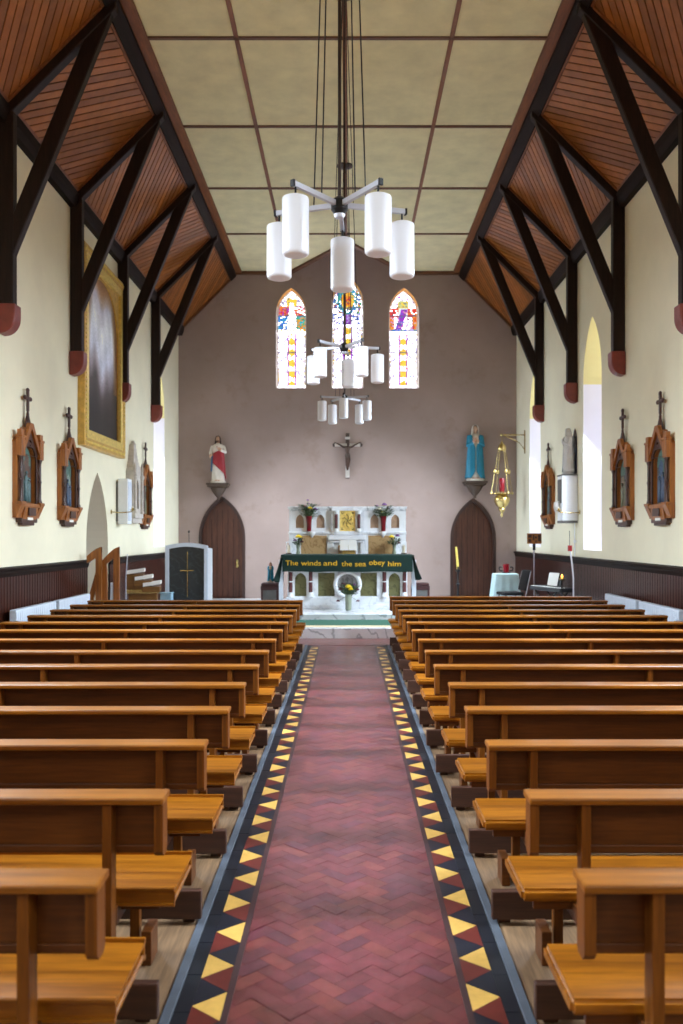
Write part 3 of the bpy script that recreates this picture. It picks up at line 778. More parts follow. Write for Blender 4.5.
def make_shrine(seed, label, loc, rz):
    r = thing('wall_shrine', label, 'wall shrine', loc, rz, 'carved stations along the walls'); r.scale = (1.2, .58, .853)
    W2 = .355
    # backboard with a gabled top and an arched opening
    mb = MB(); out = [(-W2, .12), (W2, .12), (W2, 1.36), (.10, 1.62), (-.10, 1.62), (-W2, 1.36)]
    mb.data(plate(out, [arch(.20, .36, 1.06, 1.34, 0, 8)], .12), T(0, 0, 0) @ MXZ); body = mb.build('body', M['station'], r)
    # picture: soft figures in blue, green and umber
    rnd = random.Random(seed); bl = []
    for _ in range(7): bl.append((rnd.uniform(-.15, .15), rnd.uniform(.42, 1.05), rnd.uniform(.04, .08), rnd.uniform(.10, .22), [lin((74, 98, 130)), lin((84, 112, 96)), lin((150, 132, 108)), lin((112, 80, 66)), lin((150, 168, 156)), lin((60, 66, 80))][rnd.randrange(6)]))
    def fn(u, z, i, j):
        c = lin((92, 128, 118)) if z > 1.0 else lin((88, 86, 80))
        for bu, bz, bw, bh, bc in bl:
            if ((u-bu)/bw)**2+((z-bz)/bh)**2 < 1: c = bc
        if z < .42: c = lin((120, 104, 80))
        k = .8+.4*hsh(i, j, seed)
        return tuple(x*k for x in c[:3])
    mb = MB(); us = [-.21+.42*i/18 for i in range(19)]; zs = [.35+1.0*j/40 for j in range(41)]
    scene_grid(mb, us, zs, -.03, fn, lambda u, z: True); mb.build('picture', M['relief'], r)
    # raised figures of the relief
    mb = MB()
    for k in range(3):
        x = (-.10, .02, .11)[k]; h = (.46, .52, .40)[k]
        mb.lathe([(.05, 0), (.045, h*.4), (.05, h*.75), (.02, h*.86)], (x, -.05, .40), 10, 1, .6, 5, .08); mb.ball((x, -.055, .40+h*.93), .028)
    mb.cc = (1, 1, 1, 1); mb.build('relief_figures', (M['reliefA'], M['reliefB'], M['reliefC'])[seed % 3], r, smooth=True)
    # gable: two sloping mouldings with crockets
    g = MB()
    for s in (-1, 1):
        g.prism([(s*.30, 1.12), (s*.36, 1.12), (s*.05, 1.70), (0, 1.70), (0, 1.61)], -.21, -.12, 'XZ')
        for t in (.25, .5, .75):
            x, z = s*(.345*(1-t)+.03*t), 1.14*(1-t)+1.68*t; g.ball((x, -.165, z+.015), .026, (1, 1.2, 1), 8, 6)
    g.build('gable', M['station'], r)
    gt = MB(); gt.data(plate([(-.27, 1.16), (.27, 1.16), (0, 1.60)], [[(.05*math.cos(a*PI/5), 1.37+.05*math.sin(a*PI/5)) for a in range(10)], arch(.17, 1.165, 1.17, 1.30, 0, 6)], .04), T(0, -.12, 0) @ MXZ); gt.build('gable_panel', M['stationdark'], r)
    # finial cross on a little spire
    f = MB(); f.lathe([(.075, 1.60), (.06, 1.72), (.028, 1.84), (.035, 1.86), (.022, 1.88), (.018, 1.92)], (0, -.10, 0), 8); f.build('spire', M['stationdark'], r)
    f = MB(); f.bevbox(-.024, .024, -.125, -.075, 1.90, 2.25, .004); f.bevbox(-.085, .085, -.125, -.075, 2.09, 2.14, .004)
    for x, z in ((-.085, 2.115), (.085, 2.115), (0, 2.25)): f.ball((x, -.10, z), .04, (1, 1, 1), 8, 6)
    f.build('finial_cross', M['stationdark'], r)
    for s in (-1, 1):
        # side colonnette with ring, pinnacle block above, bracket below
        c = MB(); c.lathe([(.046, .38), (.05, .40), (.036, .43), (.030, .45), (.030, .72), (.042, .735), (.042, .755), (.030, .77), (.030, 1.05), (.038, 1.07), (.05, 1.10), (.05, 1.12)], (s*.305, -.175, 0), 12); c.build('colonnette', M['stationdark'], r, smooth=True, auto=40)
        c = MB(); c.bevbox(s*.25, s*.365, -.235, -.10, 1.12, 1.42, .006); c.bevbox(s*.235, s*.38, -.25, -.09, 1.42, 1.455, .005); c.bevbox(s*.26, s*.355, -.225, -.11, 1.455, 1.55, .01); c.build('pinnacle', M['station'], r)
        c = MB(); c.bevbox(s*.235, s*.38, -.25, -.09, .34, .385, .005); c.prism([(-.24, .34), (-.10, .34), (-.10, .12)], s*.25, s*.37, 'YZ'); c.build('side_bracket', M['station'], r)
        c = MB(); c.bevbox(s*.205, s*.232, -.15, -.115, .38, 1.08, .004); c.build('inner_bead', M['station'], r)
    a = MB(); a.data(plate(arch(.24, .36, 1.06, 1.39, 0, 10), [arch(.205, .37, 1.06, 1.345, 0, 10)], .035), T(0, -.12, 0) @ MXZ); a.build('arch_moulding', M['stationdark'], r)
    b = MB(); b.bevbox(-.25, .25, -.22, -.11, .30, .36, .006); b.prism([(-.20, .30), (-.11, .30), (-.11, .10), (-.15, .10)], -.22, .22, 'YZ'); b.build('sill', M['station'], r)
    b = MB(); b.bevbox(-.11, .11, -.225, -.20, .16, .29, .004); b.build('title_block', M['stationdark'], r)
    p = MB(); p.bevbox(-.085, .085, -.172, -.155, .085, .13, .002); p.build('number_plate', M['paper'], r)
    b = MB(); b.bevbox(-.26, .26, -.15, -.0, .045, .12, .01); b.bevbox(-.20, .20, -.12, 0, 0, .05, .01); b.build('base_moulding', M['stationdark'], r)
    return r
SZ = 2.045
for i, (y, w) in enumerate(((12.50, 'nearest the camera'), (14.36, 'just below the gilt painting'), (19.80, 'farthest, beside the pale stone canopy'))):
    make_shrine(i+1, 'carved oak Gothic shrine with cross finial on left wall, '+w, (-XW, y, SZ), PI/2)
for i, (y, w) in enumerate(((12.78, 'nearest the camera'), (14.53, 'next to the tall window'), (19.92, 'farthest, beyond the pale statue'))):
    make_shrine(i+5, 'carved oak Gothic shrine with cross finial on right wall, '+w, (XW, y, SZ), -PI/2)

# ---- big gilt painting on the left wall
r = thing('framed_painting', 'large gilt-framed arched painting high on the left wall', 'painting', (-XW, 16.38, 3.46), PI/2)
W2, H = 1.36, 3.46
mb = MB(); mb.data(plate([(-W2, 0), (W2, 0), (W2, H), (-W2, H)], [[(-W2+.12, .12), (W2-.12, .12), (W2-.12, H-.12), (-W2+.12, H-.12)]], .11, .012), MXZ); mb.build('outer_frame', M['goldpaint'], r)
mb = MB(); q = .115
mb.data(plate([(-W2+q, q), (W2-q, q), (W2-q, H-q), (-W2+q, H-q)], [[(-W2+.27, .27), (W2-.27, .27), (W2-.27, H-.27), (-W2+.27, H-.27)]], .10, .01), MXZ); mb.build('inner_frame', M['gold'], r)
mb = MB(); n = 44
for sx in (-1, 1):
    for k in range(n): mb.ball((sx*(W2-.06), -.125, .1+(H-.2)*k/(n-1)), .028, (1, .6, 1), 6, 4)
for sz in (.06, H-.06):
    for k in range(34): mb.ball((-W2+.1+(2*W2-.2)*k/33, -.125, sz), .028, (1, .6, 1), 6, 4)
mb.build('beading', M['gold'], r, smooth=True)
mb = MB(); mb.data(plate([(-W2+.26, .26), (W2-.26, .26), (W2-.26, H-.26), (-W2+.26, H-.26)], [arch(1.06, .30, 2.15, 3.15, 0, 14)], .04), T(0, -.02, 0) @ MXZ); mb.build('spandrel', M['goldpaint'], r)
def sky(u, z, i, j):
    # a hazy vista under a bright sky, warm shadow in the arch
    t = (z-.3)/2.9
    wv = .07*math.sin(u*4.1+1)+.04*math.sin(u*9+2)
    stops = [(0, (30, 27, 26)), (.16, (44, 38, 36)), (.30, (78, 68, 68)), (.40, (160, 150, 160)), (.50, (218, 222, 240)), (.70, (240, 244, 252)), (.84, (214, 212, 228)), (.94, (170, 128, 90)), (1.1, (110, 72, 44))]
    q = max(0, min(1.09, t+wv*(1-abs(t-.35))))
    for (a, ca_), (b, cb_) in zip(stops, stops[1:]):
        if q <= b:
            k = (q-a)/(b-a); c = [ca_[m]+(cb_[m]-ca_[m])*k for m in range(3)]; break
    e = max(0, min(1, (math.hypot(u*.95, max(0, t-.45)*1.15)-.70)/.22)) if t > .3 else 0
    c = [c[m]*(1-e)+(132, 92, 56)[m]*e for m in range(3)]
    st = math.sin(u*13+2.0*math.sin(z*2.1))*math.sin(z*5.3+u*4)
    if .34 < t < .84: c = [x+16*st for x in c]
    h = 1.1+.16*hsh(i, j, 3)
    return tuple(x*h for x in lin([max(0, x) for x in c])[:3])
mb = MB(); us = [-1.08+2.16*i/60 for i in range(61)]; zs = [.28+2.9*j/80 for j in range(81)]
scene_grid(mb, us, zs, -.03, sky, lambda u, z: True); mb.build('canvas', M['relief'], r)
# ---- statues
PROF = [(.148, 0), (.146, .03), (.136, .12), (.126, .30), (.116, .48), (.106, .60), (.116, .70), (.126, .765), (.112, .805), (.07, .835), (.034, .855), (.032, .885)]
def rad(z):
    for (r0, z0), (r1, z1) in zip(PROF, PROF[1:]):
        if z <= z1: return r0+(r1-r0)*(z-z0)/(z1-z0)
    return PROF[-1][0]
def hand(mb, p, d, side):
    """palm, four fingers and a thumb leaving the side of the palm."""
    p, d = Vector(p), Vector(d).normalized(); a = d.cross(Vector((0, -1, .2))).normalized()
    if a.length < .1: a = Vector((1, 0, 0))
    nrm = d.cross(a).normalized()
    mb.path([p-d*.012, p, p+d*.022, p+d*.034], [.011, .014, .0165, .013], 8)
    for k, (off, ln) in enumerate(((-.013, .034), (-.0045, .040), (.0045, .037), (.013, .028))):
        b = p+d*.030+a*off; mb.path([b, b+d*ln*.55+nrm*.002, b+d*ln+nrm*.008], [.0062, .0056, .0046], 6)
    t = p+d*.010+a*side*.014; mb.path([t, t+d*.014+a*side*.010, t+d*.028+a*side*.012+nrm*.004], [.0065, .006, .005], 6)
def statue_body(arms, beard=False, folds=7):
    mb = MB()
    n = 40; v = []; zs = [i*.885/44 for i in range(45)]
    for z in zs:
        r = rad(z); amp = .055*max(0, 1-z/.62)+.012
        for i in range(n):
            t = 2*PI*i/n; q = r*(1+amp*math.sin(folds*t+3*math.sin(z*6)))
            v.append((q*math.cos(t), q*.72*math.sin(t), z))
    f = [(j*n+i, j*n+(i+1) % n, (j+1)*n+(i+1) % n, (j+1)*n+i) for j in range(44) for i in range(n)]
    f += [list(range(n-1, -1, -1)), list(range(44*n, 45*n))]
    mb.mesh(v, f)
    mb.path([(0, 0, .84), (0, -.004, .875), (0, -.010, .90)], [.036, .031, .034], 12)
    mb.ball((0, -.012, .938), .052, (.84, .98, 1.22), 18, 14)              # head
    mb.ball((0, -.030, .900), .026, (1, .9, .8), 10, 8)                     # chin
    mb.path([(0, -.058, .950), (0, -.068, .934), (0, -.064, .928)], [.005, .009, .006], 8)   # nose
    for s in (-1, 1):
        mb.ball((s*.017, -.055, .958), .010, (1.2, .6, .5), 8, 6)           # brow
        mb.ball((s*.044, -.010, .935), .012, (.5, .8, 1.2), 8, 6)           # ear
        mb.ball((s*.05, -.09, .012), .022, (.8, 1.6, .7), 8, 6)             # foot under the hem
    mb.ball((0, -.056, .911), .012, (1.2, .5, .45), 8, 6)                   # mouth
    hands = []
    for sh, el, wr, d in arms:
        mb.path([sh, (Vector(sh)+Vector(el))/2+Vector((0, 0, .004)), el, (Vector(el)+Vector(wr))/2, wr], [.042, .040, .037, .034, .032], 12)
        dd = Vector(d).normalized(); p = Vector(wr)+dd*.018
        mb.path([wr, p], [.016, .013], 8)
        hand(mb, p, dd, -1 if sh[0] > 0 else 1); hands.append(p)
    return mb, hands
def sheet(rows, thick):
    """rows of points -> a cloth with thickness."""
    mb = MB(); nr, nc = len(rows), len(rows[0]); v = []
    for off in (0, thick):
        for row in rows:
            for p in row:
                q = Vector(p); c = Vector((0, 0, q.z)); d = (q-c); d = d.normalized() if d.length > 1e-6 else Vector((0, -1, 0))
                v.append(q+d*off)
    f = []; N = nr*nc
    for o in (0, N):
        for i in range(nr-1):
            for j in range(nc-1):
                a = o+i*nc+j; f.append((a, a+1, a+nc+1, a+nc))
    for i in range(nr-1):
        for j in (0, nc-1): a = i*nc+j; f.append((a, a+nc, N+a+nc, N+a))
    for j in range(nc-1):
        for i in (0, nr-1): a = i*nc+j; f.append((a, a+1, N+a+1, N+a))
    mb.mesh(v, f); return mb
def drape(t0, t1, z0, z1, off=1.10, folds=9, thick=.010, nr=26, nc=30, amp=.035):
    rows = []
    for i in range(nr):
        k = i/(nr-1); row = []
        for j in range(nc):
            m = j/(nc-1)
            zc = k
            a0 = t0(k) if callable(t0) else t0; a1 = t1(k) if callable(t1) else t1
            t = a0+(a1-a0)*m
            lo = z0(t) if callable(z0) else z0; hi = z1(t) if callable(z1) else z1
            z = lo+(hi-lo)*k
            r = rad(min(z, .80))*off*(1+amp*math.sin(folds*t+4*z))
            row.append((r*math.cos(t), r*.75*math.sin(t), z))
        rows.append(row)
    return sheet(rows, thick)
def hair_shell(length, off=1.10):
    rows = []
    for i in range(16):
        k = i/15; row = []
        for j in range(25):
            m = j/24; t = (-PI/2+.85)+(2*PI-1.7)*m
            if k < .6:
                ph = PI/2*(k/.6); q = .056*math.sin(ph)*off; z = .945+.064*math.cos(ph)*off; 
                row.append((q*math.cos(t)*.86, -.010+q*math.sin(t), z))
            else:
                kk = (k-.6)/.4; q = (.056+.012*kk)*off; z = .945-length*kk
                row.append((q*math.cos(t)*.9, -.006+q*math.sin(t)+.012*kk, z))
        rows.append(row)
    return sheet(rows, .008)
def make_statue(name, label, loc, h, rz, body_mat, skin_mat, arms, layers, hair, sleeve=None):
    r = thing(name, label, 'statue', loc, rz)
    sc = Matrix.Scale(h, 4)
    mb, hands = statue_body(arms)
    me = remeshed(mb, .0062, 2)
    me.transform(sc); me.name = 'body'
    me.materials.append(body_mat); me.materials.append(skin_mat); me.materials.append(sleeve or body_mat)
    for p in me.polygons:
        c = p.center/h
        if c.z > .853 or any((c-q-Vector((0, 0, 0))).length < .055 and (c-Vector((q.x, q.y, q.z))).length < .055 for q in hands) or (c.z < .03 and c.y < -.095): p.material_index = 1
        elif abs(c.x) > .055 and .52 < c.z < .84: p.material_index = 2
        p.use_smooth = True
    o = bpy.data.objects.new('body', me); COL.objects.link(o); o.parent = r
    for nm, mat, mbx in layers+hair:
        mbx.xf(sc); mbx.build(nm, mat, r, smooth=True)
    pl = MB(); pl.lathe([(.165*h, 0), (.17*h, -.01*h), (.165*h, -.035*h), (.15*h, -.04*h)], (0, 0, 0), 24, 1, .8); pl.build('plinth', layers[0][1] if name == 'pale_statue' else M['robe'], r)
    return r
F = -PI/2
SBZ = YB-.225
# left statue: cream robe, red mantle across the front
make_statue('painted_statue', 'painted saint statue in cream robe and red mantle on wall bracket', (-3.49, SBZ, 3.36), 1.21, 0, M['robe'], M['skin'],
    [((-.115, 0, .785), (-.165, -.015, .63), (-.150, -.085, .565), (-.1, -.6, -.5)), ((.115, 0, .785), (.165, -.02, .645), (.06, -.115, .70), (-.7, -.2, .45))],
    [('red_mantle', M['redcloth'], drape(lambda k: -2.35, lambda k: .55, lambda t: .40-.125*(t+2.35), lambda t: .62+.055*(t+2.35), 1.16, 8)),
     ('blue_sash', M['bluesash'], drape(-3.5, -2.45, lambda t: .22, .56, 1.22, 7)),
     ('heart', M['redcloth'], (lambda m: (m.ball((-.01, -.098, .755), .016, (1, .6, 1.1), 8, 6), m)[1])(MB()))],
    [('hair', M['hair'], hair_shell(.12, 1.10)), ('beard', M['hair'], (lambda m: (m.ball((0, -.045, .893), .021, (1.1, .8, 1.0), 10, 8), m)[1])(MB()))])
def mary(name, label, loc, h, rz, mats):
    op = lambda k: .07+.55*max(0, (k-.70)/.30)+.45*max(0, (.15-k)/.15)
    return make_statue(name, label, loc, h, rz, mats[0], mats[1],
        [((-.11, 0, .785), (-.145, -.03, .63), (-.022, -.125, .705), (.28, -.25, .9)), ((.11, 0, .785), (.145, -.03, .63), (.022, -.125, .705), (-.28, -.25, .9))],
        [('mantle', mats[2], drape(lambda k: F+op(k), lambda k: F+2*PI-op(k), .015, .825, 1.20, 11, .012, 34, 52, .03))],
        [('veil', mats[3], hair_shell(.17, 1.2)), ('hair', mats[4], hair_shell(.06, 1.06))], mats[2])
mary('painted_statue', 'painted statue in long blue mantle and white veil on wall bracket', (3.44, SBZ, 3.42), 1.43, 0, [M['robe'], M['skin'], M['bluecloth'], M['robe'], M['hair']])
def bracket(x, z, label, k=1.0):
    r = thing('wall_bracket', label, 'bracket', (x, YB, z), 0, 'carved brackets under the painted statues')
    b = MB(); b.bevbox(-.30*k, .30*k, -.42, 0, -.055, 0, .012); b.bevbox(-.27*k, .27*k, -.38, 0, -.11, -.055, .012); b.build('shelf', M['socle'], r)
    b = MB(); b.lathe([(0, -.46), (.03, -.45), (.045, -.42), (.03, -.40), (.09, -.33), (.15, -.24), (.20, -.15), (.22, -.11)], (0, -.17, 0), 16, 1*k, .75, 8, .06); b.build('corbel', M['socle'], r, smooth=True)
bracket(-3.49, 3.31, 'brown carved wall bracket under the red-mantled statue')
bracket(3.44, 3.36, 'brown carved wall bracket under the blue-mantled statue', 1.05)

# ---- crucifix
r = thing('hanging_crucifix', 'dark crucifix with bronze figure on the wall above the altar', 'crucifix', (0, YB, 3.45))
c = MB(); c.bevbox(-.05, .05, -.05, -.005, 0, 1.23, .008); c.build('upright', M['crosswood'], r)
c = MB(); c.bevbox(-.35, .35, -.055, -.006, .87, .95, .008); c.build('crossbar', M['crosspale'], r)
c = MB(); c.bevbox(-.055, .055, -.058, -.05, .02, .34, .004); c.build('lower_plate', M['crosspale'], r)
for sx in (-1, 1): c = MB(); c.ball((sx*.36, -.03, .91), .055, (.9, .5, 1), 10, 8); c.build('arm_end', M['crosswood'], r)
c = MB(); c.bevbox(-.07, .07, -.065, -.05, 1.06, 1.13, .004); c.build('title_plate', M['crosspale'], r)
b = MB()
b.path([(0, -.10, .62), (0, -.105, .70), (0, -.10, .78), (.005, -.10, .84), (.008, -.11, .875)], [.058, .05, .062, .064, .028], 14)
b.ball((.018, -.125, .915), .044, (.85, 1, 1.2), 14, 10); b.ball((.022, -.165, .907), .010, (.7, .8, 1.2), 8, 6); b.ball((.02, -.14, .875), .022, (.9, .8, .9), 8, 6)
for s in (-1, 1):
    b.path([(s*.045, -.10, .835), (s*.13, -.095, .852), (s*.20, -.09, .905), (s*.30, -.078, .955)], [.030, .027, .023, .016], 10)
    b.path([(s*.30, -.078, .955), (s*.335, -.075, .965)], [.015, .017], 8)
    for k in range(4): b.path([(s*.332, -.078, .955+.009*k), (s*.352, -.085, .962+.009*k), (s*.357, -.095, .96+.009*k)], [.0065, .006, .005], 6)
    b.path([(s*.325, -.085, .955), (s*.338, -.098, .945)], [.007, .006], 6)
    b.path([(s*.028, -.10, .63), (s*.035+.012, -.155, .50), (s*.02, -.11, .33), (s*.010, -.095, .255)], [.046, .038, .029, .019], 10)
    b.path([(s*.012, -.095, .27), (s*.014, -.125, .215)], [.018, .013], 8)
me = remeshed(b, .0075, 2); me.materials.append(M['bronze'])
for p in me.polygons: p.use_smooth = True
o = bpy.data.objects.new('figure', me); COL.objects.link(o); o.parent = r
lc = MB(); lc.lathe([(.066, .54), (.068, .58), (.064, .64), (.060, .67)], (.004, -.115, 0), 18, 1, .85, 6, .05); lc.build('loincloth', M['crosswood'], r, smooth=True)

# ---- altar with reredos
M['medal'] = marble('grey_mosaic', (150, 150, 152), (96, 92, 96), 9, .3, .7)
AX, AY = 0, 19.12; A0 = CH+.12
r = thing('altar', 'white marble altar with green marble panels and central ring', 'altar', (0, AY, A0))
b = MB(); b.bevbox(-1.36, 1.36, -.04, .62, 0, .09, .006); b.build('base', M['marble2'], r)
b = MB(); b.bevbox(-1.33, 1.33, -.02, .60, .09, .25, .006); b.build('plinth', M['marble2'], r)
front = [(-1.30, .25), (1.30, .25), (1.30, 1.06), (-1.30, 1.06)]
ho = [arch(.125, .27, .62, .775, sx*1.02, 8) for sx in (-1, 1)]+[[(sx*.66-.29, .27), (sx*.66+.29, .27), (sx*.66+.29, .79), (sx*.66-.29, .79)] for sx in (-.55, )][:0]
ho += [[(-.64, .27), (-.28, .27), (-.28, .78), (-.64, .78)], [(.28, .27), (.64, .27), (.64, .78), (.28, .78)]]
b = MB(); b.data(plate(front, ho, .08), T(0, .08, 0) @ MXZ); b.build('front_frame', M['marble2'], r)
b = MB(); b.bevbox(-1.28, 1.28, .09, .58, .24, 1.06, .005); b.build('block', M['marble2'], r)
for x, w in ((-1.02, .13), (1.02, .13), (-.46, .185), (.46, .185)):
    g = MB(); g.box(x-w, x+w, .05, .088, .265, .80); g.build('green_panel', M['greenmarble'], r)
for x in (-1.235, -.80, .80, 1.235):
    c = MB(); c.lathe([(.042, .36), (.042, .58)], (x, -.02, 0), 14); c.lathe([(.042, .60), (.042, .80)], (x, -.02, 0), 14); c.build('red_shaft', M['redmarble'], r, smooth=True, auto=40)
    c = MB(); c.lathe([(.075, .25), (.07, .28), (.05, .33), (.046, .36)], (x, -.02, 0), 14); c.lathe([(.047, .578), (.047, .602)], (x, -.02, 0), 14); c.lathe([(.046, .80), (.05, .83), (.065, .86), (.08, .92), (.08, .95)], (x, -.02, 0), 14); c.build('shaft_cap', M['marble2'], r, smooth=True, auto=40)
m = MB()
ring = []
for k in range(48):
    a = 2*PI*k/48
    for q in range(10):
        p = 2*PI*q/10; rr = .265+.045*math.cos(p); ring.append((rr*math.cos(a), -.03-.04*math.sin(p), .53+rr*math.sin(a)))
m.mesh(ring, [(k*10+q, ((k+1) % 48)*10+q, ((k+1) % 48)*10+(q+1) % 10, k*10+(q+1) % 10) for k in range(48) for q in range(10)]); m.build('ring', M['white'], r, smooth=True)
m = MB(); m.prism([(.26*math.cos(2*PI*k/40), .53+.26*math.sin(2*PI*k/40)) for k in range(40)], -.015, .03, 'XZ'); m.build('medallion', M['medal'], r)
m = MB()   # interlaced raised letters-like relief on the medallion
for k in range(3):
    x = -.10+.10*k; m.path([(x, -.03, .40), (x-.01, -.035, .52), (x+.015, -.035, .60), (x, -.03, .67)], .014, 6)
m.path([(-.14, -.03, .54), (0, -.038, .56), (.14, -.03, .54)], .013, 6); m.path([(0, -.03, .60), (.04, -.035, .64), (0, -.03, .69), (-.04, -.035, .64), (0, -.03, .60)], .011, 6)
m.build('medallion_relief', M['greycloth'], r, smooth=True)
b = MB(); b.bevbox(-1.38, 1.38, -.10, .61, 1.06, 1.165, .01); b.build('table_slab', M['marble2'], r)
for sx in (-1, 1):
    b = MB(); b.bevbox(sx*1.40, sx*1.49, -.02, .10, 0, 1.06, .006); b.build('side_pillar', M['bluewhite'], r)

# reredos behind the altar
RY = 19.86
r = thing('reredos', 'white marble reredos with niches and gold tabernacle behind the altar', 'reredos', (0, RY, A0))
zz = lambda z: z-A0
b = MB(); b.bevbox(-1.32, 1.32, .02, .62, 0, zz(1.93), .006); b.build('lower_tier', M['marble2'], r)
for x, w in ((-.76, .29), (.76, .29)):
    g = MB(); g.bevbox(x-w, x+w, .006, .05, zz(1.47), zz(1.90), .004); g.build('tan_panel', M['tanmarble'], r)
g = MB(); g.bevbox(-.21, .19, .004, .05, zz(1.47), zz(1.68), .004); g.build('tan_panel', M['tanmarble'], r)
for x in (-.385, .36):
    g = MB(); g.bevbox(x-.07, x+.07, -.03, .05, zz(1.47), zz(1.80), .006); g.build('pilaster', M['marble2'], r)
b = MB(); b.bevbox(-.43, .41, -.10, .10, zz(1.80), zz(1.90), .012); b.bevbox(-.38, .36, -.06, .10, zz(1.74), zz(1.80), .008); b.build('gradine_shelf', M['white'], r)
# upper tier: two bays of paired pointed niches either side of the tabernacle
for sx in (-1, 1):
    cx = sx*.845
    ho = [arch(.092, zz(2.07), zz(2.24), zz(2.375), cx+d*.235, 8) for d in (-1, 1)]
    b = MB(); b.data(plate([(cx-.475, zz(1.99)), (cx+.475, zz(1.99)), (cx+.475, zz(2.50)), (cx-.475, zz(2.50))], ho, .07), T(0, .12, 0) @ MXZ); b.build('niche_bay', M['white'], r)
    b = MB(); b.box(cx-.46, cx+.46, .10, .13, zz(2.0), zz(2.45)); b.build('niche_inlay', M['pinkmarble'], r)
    b = MB(); b.bevbox(cx-.055, cx+.055, .035, .06, zz(2.06), zz(2.40), .004); b.build('bay_panel', M['marble2'], r)
b = MB(); b.bevbox(-1.31, 1.31, .13, .62, zz(1.93), zz(2.50), .006); b.build('upper_tier', M['marble2'], r)
b = MB(); b.bevbox(-1.345, 1.345, .01, .64, zz(2.50), zz(2.555), .01); b.bevbox(-1.32, 1.32, .03, .62, zz(2.455), zz(2.50), .006); b.build('cornice', M['marble'], r)
b = MB(); b.bevbox(-1.33, 1.33, -.01, .2, zz(1.935), zz(1.99), .008); b.build('string_course', M['marble2'], r)
b = MB(); b.data(plate([(-.36, zz(1.93)), (.36, zz(1.93)), (.36, zz(2.545)), (-.36, zz(2.545))], [[(-.175, zz(2.0)), (.175, zz(2.0)), (.175, zz(2.46)), (-.175, zz(2.46))]], .10), T(0, .06, 0) @ MXZ); b.build('tabernacle_surround', M['marble2'], r)
d = MB(); d.bevbox(-.18, .18, -.012, .03, zz(1.995), zz(2.465), .004); td = d.build('tabernacle_door', M['gold'], r)
d = MB()
for k in range(6):
    a = PI/3*k; d.path([(.03*math.cos(a), -.016, zz(2.23)+.03*math.sin(a)), (.09*math.cos(a+.3), -.022, zz(2.23)+.11*math.sin(a+.3)), (.12*math.cos(a+.7), -.016, zz(2.23)+.15*math.sin(a+.7))], .012, 6)
for sx in (-1, 1):
    for sz in (-1, 1): d.ball((sx*.12, -.014, zz(2.23)+sz*.18), .028, (1, .5, 1), 8, 6)
d.build('door_relief', M['brass'], td, smooth=True)
d = MB(); d.ball((0, -.02, zz(2.23)), .018, (1, .8, 1), 8, 6); d.build('keyhole_boss', M['iron'], td)
for sx in (-1, 1):
    c = MB(); c.lathe([(.036, zz(2.06)), (.036, zz(2.38))], (sx*.255, -.055, 0), 14); c.build('red_colonnette', M['redmarble'], r, smooth=True, auto=40)
    c = MB(); c.lathe([(.055, zz(1.99)), (.05, zz(2.03)), (.038, zz(2.06))], (sx*.255, -.055, 0), 14); c.lathe([(.038, zz(2.38)), (.05, zz(2.42)), (.058, zz(2.46))], (sx*.255, -.055, 0), 14); c.build('colonnette_cap', M['white'], r, smooth=True, auto=40)
    c = MB(); c.lathe([(0, -.14), (.02, -.12), (.06, -.06), (.085, 0)], (sx*.80, -.0, zz(1.985)), 14); c.build('vase_corbel', M['white'], r, smooth=True)

# green altar cloth with its lettering
r = thing('altar_cloth', 'dark green altar cloth with gold lettering hanging over the altar front', 'altar cloth', (0, AY, A0+1.168))
rows = []
prof = [(.60, .003), (.5, .003), (.2, .003), (-.08, .003), (-.108, -.004), (-.113, -.03), (-.116, -.10), (-.118, -.18), (-.121, -.26), (-.123, -.335), (-.125, -.36)]
mb = MB(); vs = []; nx = 60
for off in (0, .008):
    for y, z in prof:
        for i in range(nx+1):
            x = -1.405+2.81*i/nx; dr = max(0, -z)/.36
            wv = .010*math.sin(i*.55)*dr
            vs.append((x, y-wv-(off if y < -.1 else 0), z+(off if y >= -.1 else 0)+.006*math.sin(i*.31)*dr))
N = len(prof)*(nx+1); f = []
for o in (0, N):
    for a in range(len(prof)-1):
        for i in range(nx): k = o+a*(nx+1)+i; f.append((k, k+1, k+nx+2, k+nx+1))
for a in range(len(prof)-1):
    for i in (0, nx): k = a*(nx+1)+i; f.append((k, k+nx+1, N+k+nx+1, N+k))
for i in range(nx):
    for a in (0, len(prof)-1): k = a*(nx+1)+i; f.append((k, k+1, N+k+1, N+k))
mb.mesh(vs, f); mb.build('cloth_top', M['cloth'], r, smooth=True, auto=50)
for sx in (-1, 1):     # the ends hang in flaring folds
    rows = []
    for a in range(14):
        k = a/13; row = []
        for j in range(33):
            m = j/32; y = -.13+.73*m; fl = .02+.17*k**1.3
            ln = .60 if m > .1 else .60*(.9+m)
            if sx > 0: ln *= .92
            x = 1.405+fl*(.55+.45*math.sin(m*17+1.2))*1.0 - .0
            row.append((sx*x, y-.035*k*math.cos(m*13), -ln*k+.004))
        rows.append(row)
    mb = MB(); vs = []; nc = 33; nr = 14; N = nr*nc
    for off in (0, .010):
        for row in rows:
            for p in row: vs.append((p[0]+sx*off, p[1], p[2]))
    f = []
    for o in (0, N):
        for a in range(nr-1):
            for j in range(nc-1): k = o+a*nc+j; f.append((k, k+1, k+nc+1, k+nc))
    for a in range(nr-1):
        for j in (0, nc-1): k = a*nc+j; f.append((k, k+nc, N+k+nc, N+k))
    for j in range(nc-1):
        for a in (0, nr-1): k = a*nc+j; f.append((k, k+1, N+k+1, N+k))
    mb.mesh(vs, f); mb.build('side_drop', M['cloth'], r, smooth=True)
